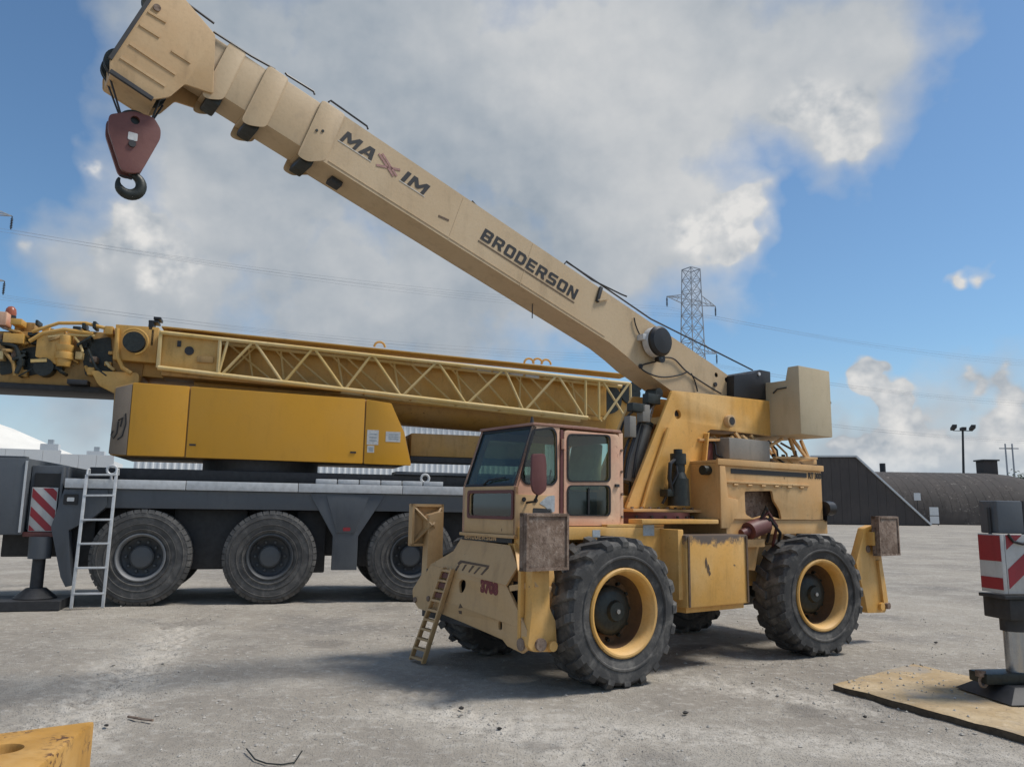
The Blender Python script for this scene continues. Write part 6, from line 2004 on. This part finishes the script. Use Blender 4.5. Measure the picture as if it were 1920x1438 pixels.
# ------------------------------------------------------------------ tan ladder on the small crane's front
tl_, tr2 = RT.at(833, 1063, x=1.005), RT.at(849, 1066, x=1.005)
bl_, br2 = RT.at(772, 1235, z=0.01), RT.at(793, 1243, z=0.01)
bl_.x = br2.x = 1.02
base = (bl_ + br2) / 2
wl_ = RT.o + RT.F * base.x + RT.L * base.y
ld = thing('boarding_ladder', 'short tan steel ladder slanting across the small crane front plate', 'ladder', (wl_.x, wl_.y, 0), RT.rz)
Q = lambda v: Vector((v.x - base.x, v.y - base.y, v.z))
for a_, b_ in ((tl_, bl_), (tr2, br2)):
    MB().bar(Q(a_), Q(b_), .022, .05, up=(1, 0, 0)).obj('rail', 'tan', ld, .003)
NR = 10
for i in range(NR):
    f = .03 + .94 * i / (NR - 1)
    a_, b_ = Q(tl_.lerp(bl_, f)), Q(tr2.lerp(br2, f))
    MB().bar(a_, b_, .022, .05, up=(1, 0, 0)).obj('rung', 'tan', ld, .003)
    if i < 3:
        c_, d_ = Q(tl_.lerp(bl_, f + .05)), Q(tr2.lerp(br2, f + .05))
        MB().bar(a_.lerp(c_, 1.0), b_.lerp(d_, 1.0), .05, .006, up=(1, 0, 0)).obj('grip_strip', 'maroon', ld)

# ------------------------------------------------------------------ ground mat with sand, right
def mat_mat():
    m, k, bs, co = base_mat('sandy_timber_mat')
    a = k.noise(co, 2.2, 6, 0.65)
    b = k.noise(co, 26, 5, 0.7)
    c = k.mix(k.ramp(a, 0.35, 0.68), (0.40, 0.285, 0.15), (0.50, 0.385, 0.235))
    c = k.mix(k.math('MULTIPLY', k.ramp(b, 0.48, 0.70), 0.7), c, (0.27, 0.205, 0.14))
    c = k.mix(k.math('MULTIPLY', k.ramp(k.noise(co, 9, 6, 0.7), 0.56, 0.66), 0.7), c, (0.56, 0.45, 0.30))
    g = k.noise(k.mapping(co, (1, 1, 1), (4, 1, 0)), 1.4, 5, 0.6)
    c = k.mix(k.math('MULTIPLY', k.ramp(g, 0.50, 0.64), 0.75), c, (0.32, 0.285, 0.24))
    k.link(c, bs.inputs['Base Color'])
    bs.inputs['Roughness'].default_value = 0.95
    bp = k.new('ShaderNodeBump')
    bp.inputs['Strength'].default_value = 0.4
    bp.inputs['Distance'].default_value = 0.02
    k.link(b, bp.inputs['Height'])
    k.link(bp.outputs[0], bs.inputs['Normal'])
    return m


M['mat'] = mat_mat()
M['matedge'] = plain('dark_mat_edge', (0.10, 0.075, 0.05), 0.9, 0, 0.5, 20)
ZM = .05
A, B_, C_ = ground(1562, 1281, ZM), ground(1712, 1243, ZM), ground(1855, 1274, ZM)
D_ = ground(1920, 1378, ZM)
dd = ((D_ - A).normalized() + (C_ - B_).normalized()).normalized()
D_ = A + dd * 4.2; C_ = B_ + dd * 4.2
mo = Vector((A.x, A.y, 0))
nu, nv = 60, 26
vs, fs = [], []
rs = random.Random(11)
def mp(i, j):
    f, g_ = i / nu, j / nv
    p = A.lerp(D_, f).lerp(B_.lerp(C_, f), g_) - mo
    ed = min(i, nu - i, j, nv - j)
    if ed == 0:
        p += Vector((noise.noise(p * 6) * .014, noise.noise(p * 6 + Vector((9, 0, 0))) * .014, 0))
    p.z = ZM + .009 * noise.fractal(p * 4, .8, 2, 4) - (.006 if ed == 0 else 0) + (.020 * max(0, noise.noise(p * 2 + Vector((3, 3, 3)))) if i < 14 else 0)
    return p
for j in range(nv + 1):
    for i in range(nu + 1): vs.append(mp(i, j))
fs = [(j * (nu + 1) + i, j * (nu + 1) + i + 1, (j + 1) * (nu + 1) + i + 1, (j + 1) * (nu + 1) + i) for j in range(nv) for i in range(nu)]
mat_ = thing('ground_mat', 'sand covered yellowish timber mat lying under the jack foot', 'mat', mo)
MB().add(vs, fs).obj('mat_top', 'mat', mat_, 0, 60)
rim = [mp(i, 0) for i in range(nu + 1)] + [mp(nu, j) for j in range(1, nv + 1)] + [mp(i, nv) for i in range(nu - 1, -1, -1)] + [mp(0, j) for j in range(nv - 1, 0, -1)]
k_ = len(rim)
MB().add([p - Vector((0, 0, .002)) for p in rim] + [Vector((p.x, p.y, -.02)) for p in rim], [(i, (i + 1) % k_, k_ + (i + 1) % k_, k_ + i) for i in range(k_)]).obj('mat_edge', 'matedge', mat_, 0, 60)

rs = random.Random(31)
mb = MB()
for _ in range(140):      # sand clods and grit spilled over the mat's worn end
    f, g_ = abs(rs.gauss(0, .13)), rs.random()
    p = A.lerp(D_, f).lerp(B_.lerp(C_, f), g_) - mo
    sz = .004 + .014 * rs.random() ** 3
    zz = ZM + .004
    pts = [(p.x + q[0] * sz * rs.uniform(.7, 1.3), p.y + q[1] * sz * rs.uniform(.7, 1.3), zz + q[2] * sz * .8) for q in octv]
    mb.add(pts, octf)
grit = mb.obj('spilled_grit', 'stones', mat_, 0, 0)
tag(grit, kind='stuff')

# ------------------------------------------------------------------ outrigger leg of another crane, right edge
yw = math.radians(8)
jx, jy = 4.42, 7.12
leg = thing('outrigger_leg', 'black jack leg with red and white hazard board standing on the sandy mat', 'outrigger', (jx, jy, 0), yw)
z0 = ZM + .012
MB().hexa([(-.36, -.34, z0), (.55, -.34, z0), (.55, .34, z0), (-.36, .34, z0)], [(-.20, -.20, z0 + .11), (.40, -.20, z0 + .11), (.40, .20, z0 + .11), (-.20, .20, z0 + .11)]).obj('float_pad', 'dark', leg, .01)
MB().box(-.38, .65, -.11, .11, z0 + .112, z0 + .20).obj('foot_beam', 'grease', leg, .012)
MB().tube([(-.37 + .035 * math.cos(t), -.05, z0 + .13 + .045 * math.sin(t)) for t in [2 * PI * i / 14 for i in range(15)]], .012, 6).obj('pull_ring', 'rust', leg)
MB().box(-.42, -.36, -.08, -.02, z0 + .17, z0 + .22).obj('ring_lug', 'rust', leg, .004)
MB().cyl((0, 0, z0 + .20), (0, 0, .74), .085, n=24).obj('jack_rod', 'chrome', leg)
MB().cyl((0, 0, .60), (0, 0, .74), .105, n=24).obj('jack_tube', 'dark', leg)
MB().box(-.15, 1.3, -.16, .16, .705, .88).obj('beam_end', 'dark', leg, .012)
MB().box(-.22, 1.3, -.20, .12, .885, .915).obj('board_shelf', 'dark', leg, .006)
hb = MB().box(-.16, 1.0, -.17, -.14, .93, 1.43).obj('hazard_board', 'hazwhite', leg, .003)
hazard(hb, -.15, .99, .935, 1.425, -.1735, -.171, 3, .93 - .62, .165, .80)
MB().box(-.20, -.165, -.17, .10, .93, 1.43).obj('board_return', 'hazwhite', leg, .003)
rp = MB().box(-.2035, -.2005, -.165, .095, .96, 1.06).obj('return_bar', 'red', leg)
MB().box(-.2035, -.2005, -.165, .095, 1.20, 1.42).obj('return_bar', 'red', leg)
MB().cyl((.18, -.174, 1.19), (.18, -.18, 1.19), .055, n=20).obj('board_hole', 'black', hb)
MB().box(-.15, .10, -.10, .12, 1.435, 1.72).obj('top_housing', 'greyblue', leg, .012)
MB().cyl((.13, -.06, 1.40), (.13, -.06, 1.72), .022, n=10).obj('guide_pipe', 'dark', leg)
MB().cyl((-.17, -.02, 1.43), (-.17, -.02, 1.66), .014, n=8).obj('guide_pipe', 'dark', leg)
MB().tube([(-.13, -.18, 1.43), (-.09, -.185, 1.37), (.0, -.185, 1.35), (.08, -.185, 1.37), (.14, -.18, 1.40)], .012, 8).obj('hose', 'black', leg)
MB().box(.25, .34, -.20, -.161, .80, .815).obj('latch', 'alu', leg)
MB().box(.1, 1.3, .13, .40, .92, 1.40).obj('beam_sleeve', 'dark', leg, .01)

# ------------------------------------------------------------------ amber steel block in the foreground, left
zt2 = .42
def gp(px, py): return ground(px, py, zt2)
a_, c_, b_ = gp(178, 1350), gp(70, 1438), gp(0, 1373)
u1 = (c_ - a_).normalized(); u2 = (b_ - a_).normalized()
c2, b2 = a_ + u1 * 1.25, a_ + u2 * 1.3
d2 = c2 + (b2 - a_)
o_ = Vector((a_.x, a_.y, 0))
yb = thing('steel_ballast_block', 'chipped amber steel block with an oval lifting hole lying on the gravel', 'steel block', o_)
tp4 = [Vector((p.x, p.y, zt2)) - o_ for p in (a_, c2, d2, b2)]
hc_ = gp(6, 1402) - o_
oval = []
for i in range(20):
    t = 2 * PI * i / 20
    oval.append((hc_.x + .085 * math.cos(t), hc_.y + .085 * math.sin(t)))
M['amberblock'] = paint('chipped_amber_paint', (0.50, 0.255, 0.045), (0.58, 0.34, 0.11), 1.7, 0.45, 0.5, scale=2.2)
MB().prism([(p.x, p.y) for p in tp4], 0.015, zt2, 'z', holes=[oval]).obj('block_body', 'amberblock', yb, .018)
MB().prism([(hc_.x + (x - hc_.x) * 1.05, hc_.y + (y - hc_.y) * 1.05) for x, y in oval], zt2 - .16, zt2 - .10, 'z').obj('hole_floor', 'rust', yb)
for i, p in enumerate(tp4):
    q = p * .8 + sum(tp4, Vector()) / 4 * .2
    MB().box(q.x - .06, q.x + .06, q.y - .06, q.y + .06, -.02, .014).obj('skid', 'dark', yb)

# ------------------------------------------------------------------ litter on the gravel
g0 = ground(520, 1418)
sc_ = thing('bent_strap', 'dark bent metal strap lying half buried in the gravel', 'scrap', (g0.x, g0.y, 0))
pts = [ground(px, py) - Vector((g0.x, g0.y, 0)) for px, py in ((462, 1408), (478, 1424), (500, 1432), (528, 1434), (552, 1430), (566, 1412))]
MB().tube([p + Vector((0, 0, .004 + .012 * (i in (0, 5)))) for i, p in enumerate(pts)], .005, 6).obj('strap', 'grease', sc_)
g1 = ground(268, 1350)
sk = thing('thin_stick', 'thin dark stick lying on the churned gravel', 'stick', (g1.x, g1.y, 0))
MB().tube([ground(240, 1346) - Vector((g1.x, g1.y, -.012)), ground(268, 1351) - Vector((g1.x, g1.y, -.012)), ground(286, 1354) - Vector((g1.x, g1.y, -.016))], .010, 6).obj('stick', 'rust', sk)
M['clod'] = plain('dark_clod', (0.075, 0.068, 0.06), 0.95, 0, 0.4, 30)
rs = random.Random(21)
CL = [(200, 1360, 'beside the amber block'), (1285, 1337, 'right before the small crane front wheel'), (865, 1328, 'by the small crane ladder foot'), (1622, 1344, 'beside the ground mat edge'), (936, 1366, 'in the wheel track before the small crane'), (1755, 1205, 'behind the ground mat')]
for px, py, w in CL:
    g2 = ground(px, py)
    s = .012 + .007 * rs.random()
    mb = MB()
    n1_, n2_ = 7, 5
    vs = []
    for a in range(n2_ + 1):
        for b in range(n1_):
            th, ph = PI * a / n2_, 2 * PI * b / n1_
            r = s * rs.uniform(.8, 1.2)
            vs.append((g2.x + r * math.sin(th) * math.cos(ph) * 1.3, g2.y + r * math.sin(th) * math.sin(ph), s * .35 + r * math.cos(th) * .7))
    mb.add([(v[0] - g2.x, v[1] - g2.y, v[2]) for v in vs], [(a * n1_ + b, a * n1_ + (b + 1) % n1_, (a + 1) * n1_ + (b + 1) % n1_, (a + 1) * n1_ + b) for a in range(n2_) for b in range(n1_)])
    o = mb.obj('dark_stone', 'clod', None, 0, 30)
    o.location = (g2.x, g2.y, 0)
    tag(o, 'small dark stone lying ' + w, 'stone', 'dark stones on the gravel')
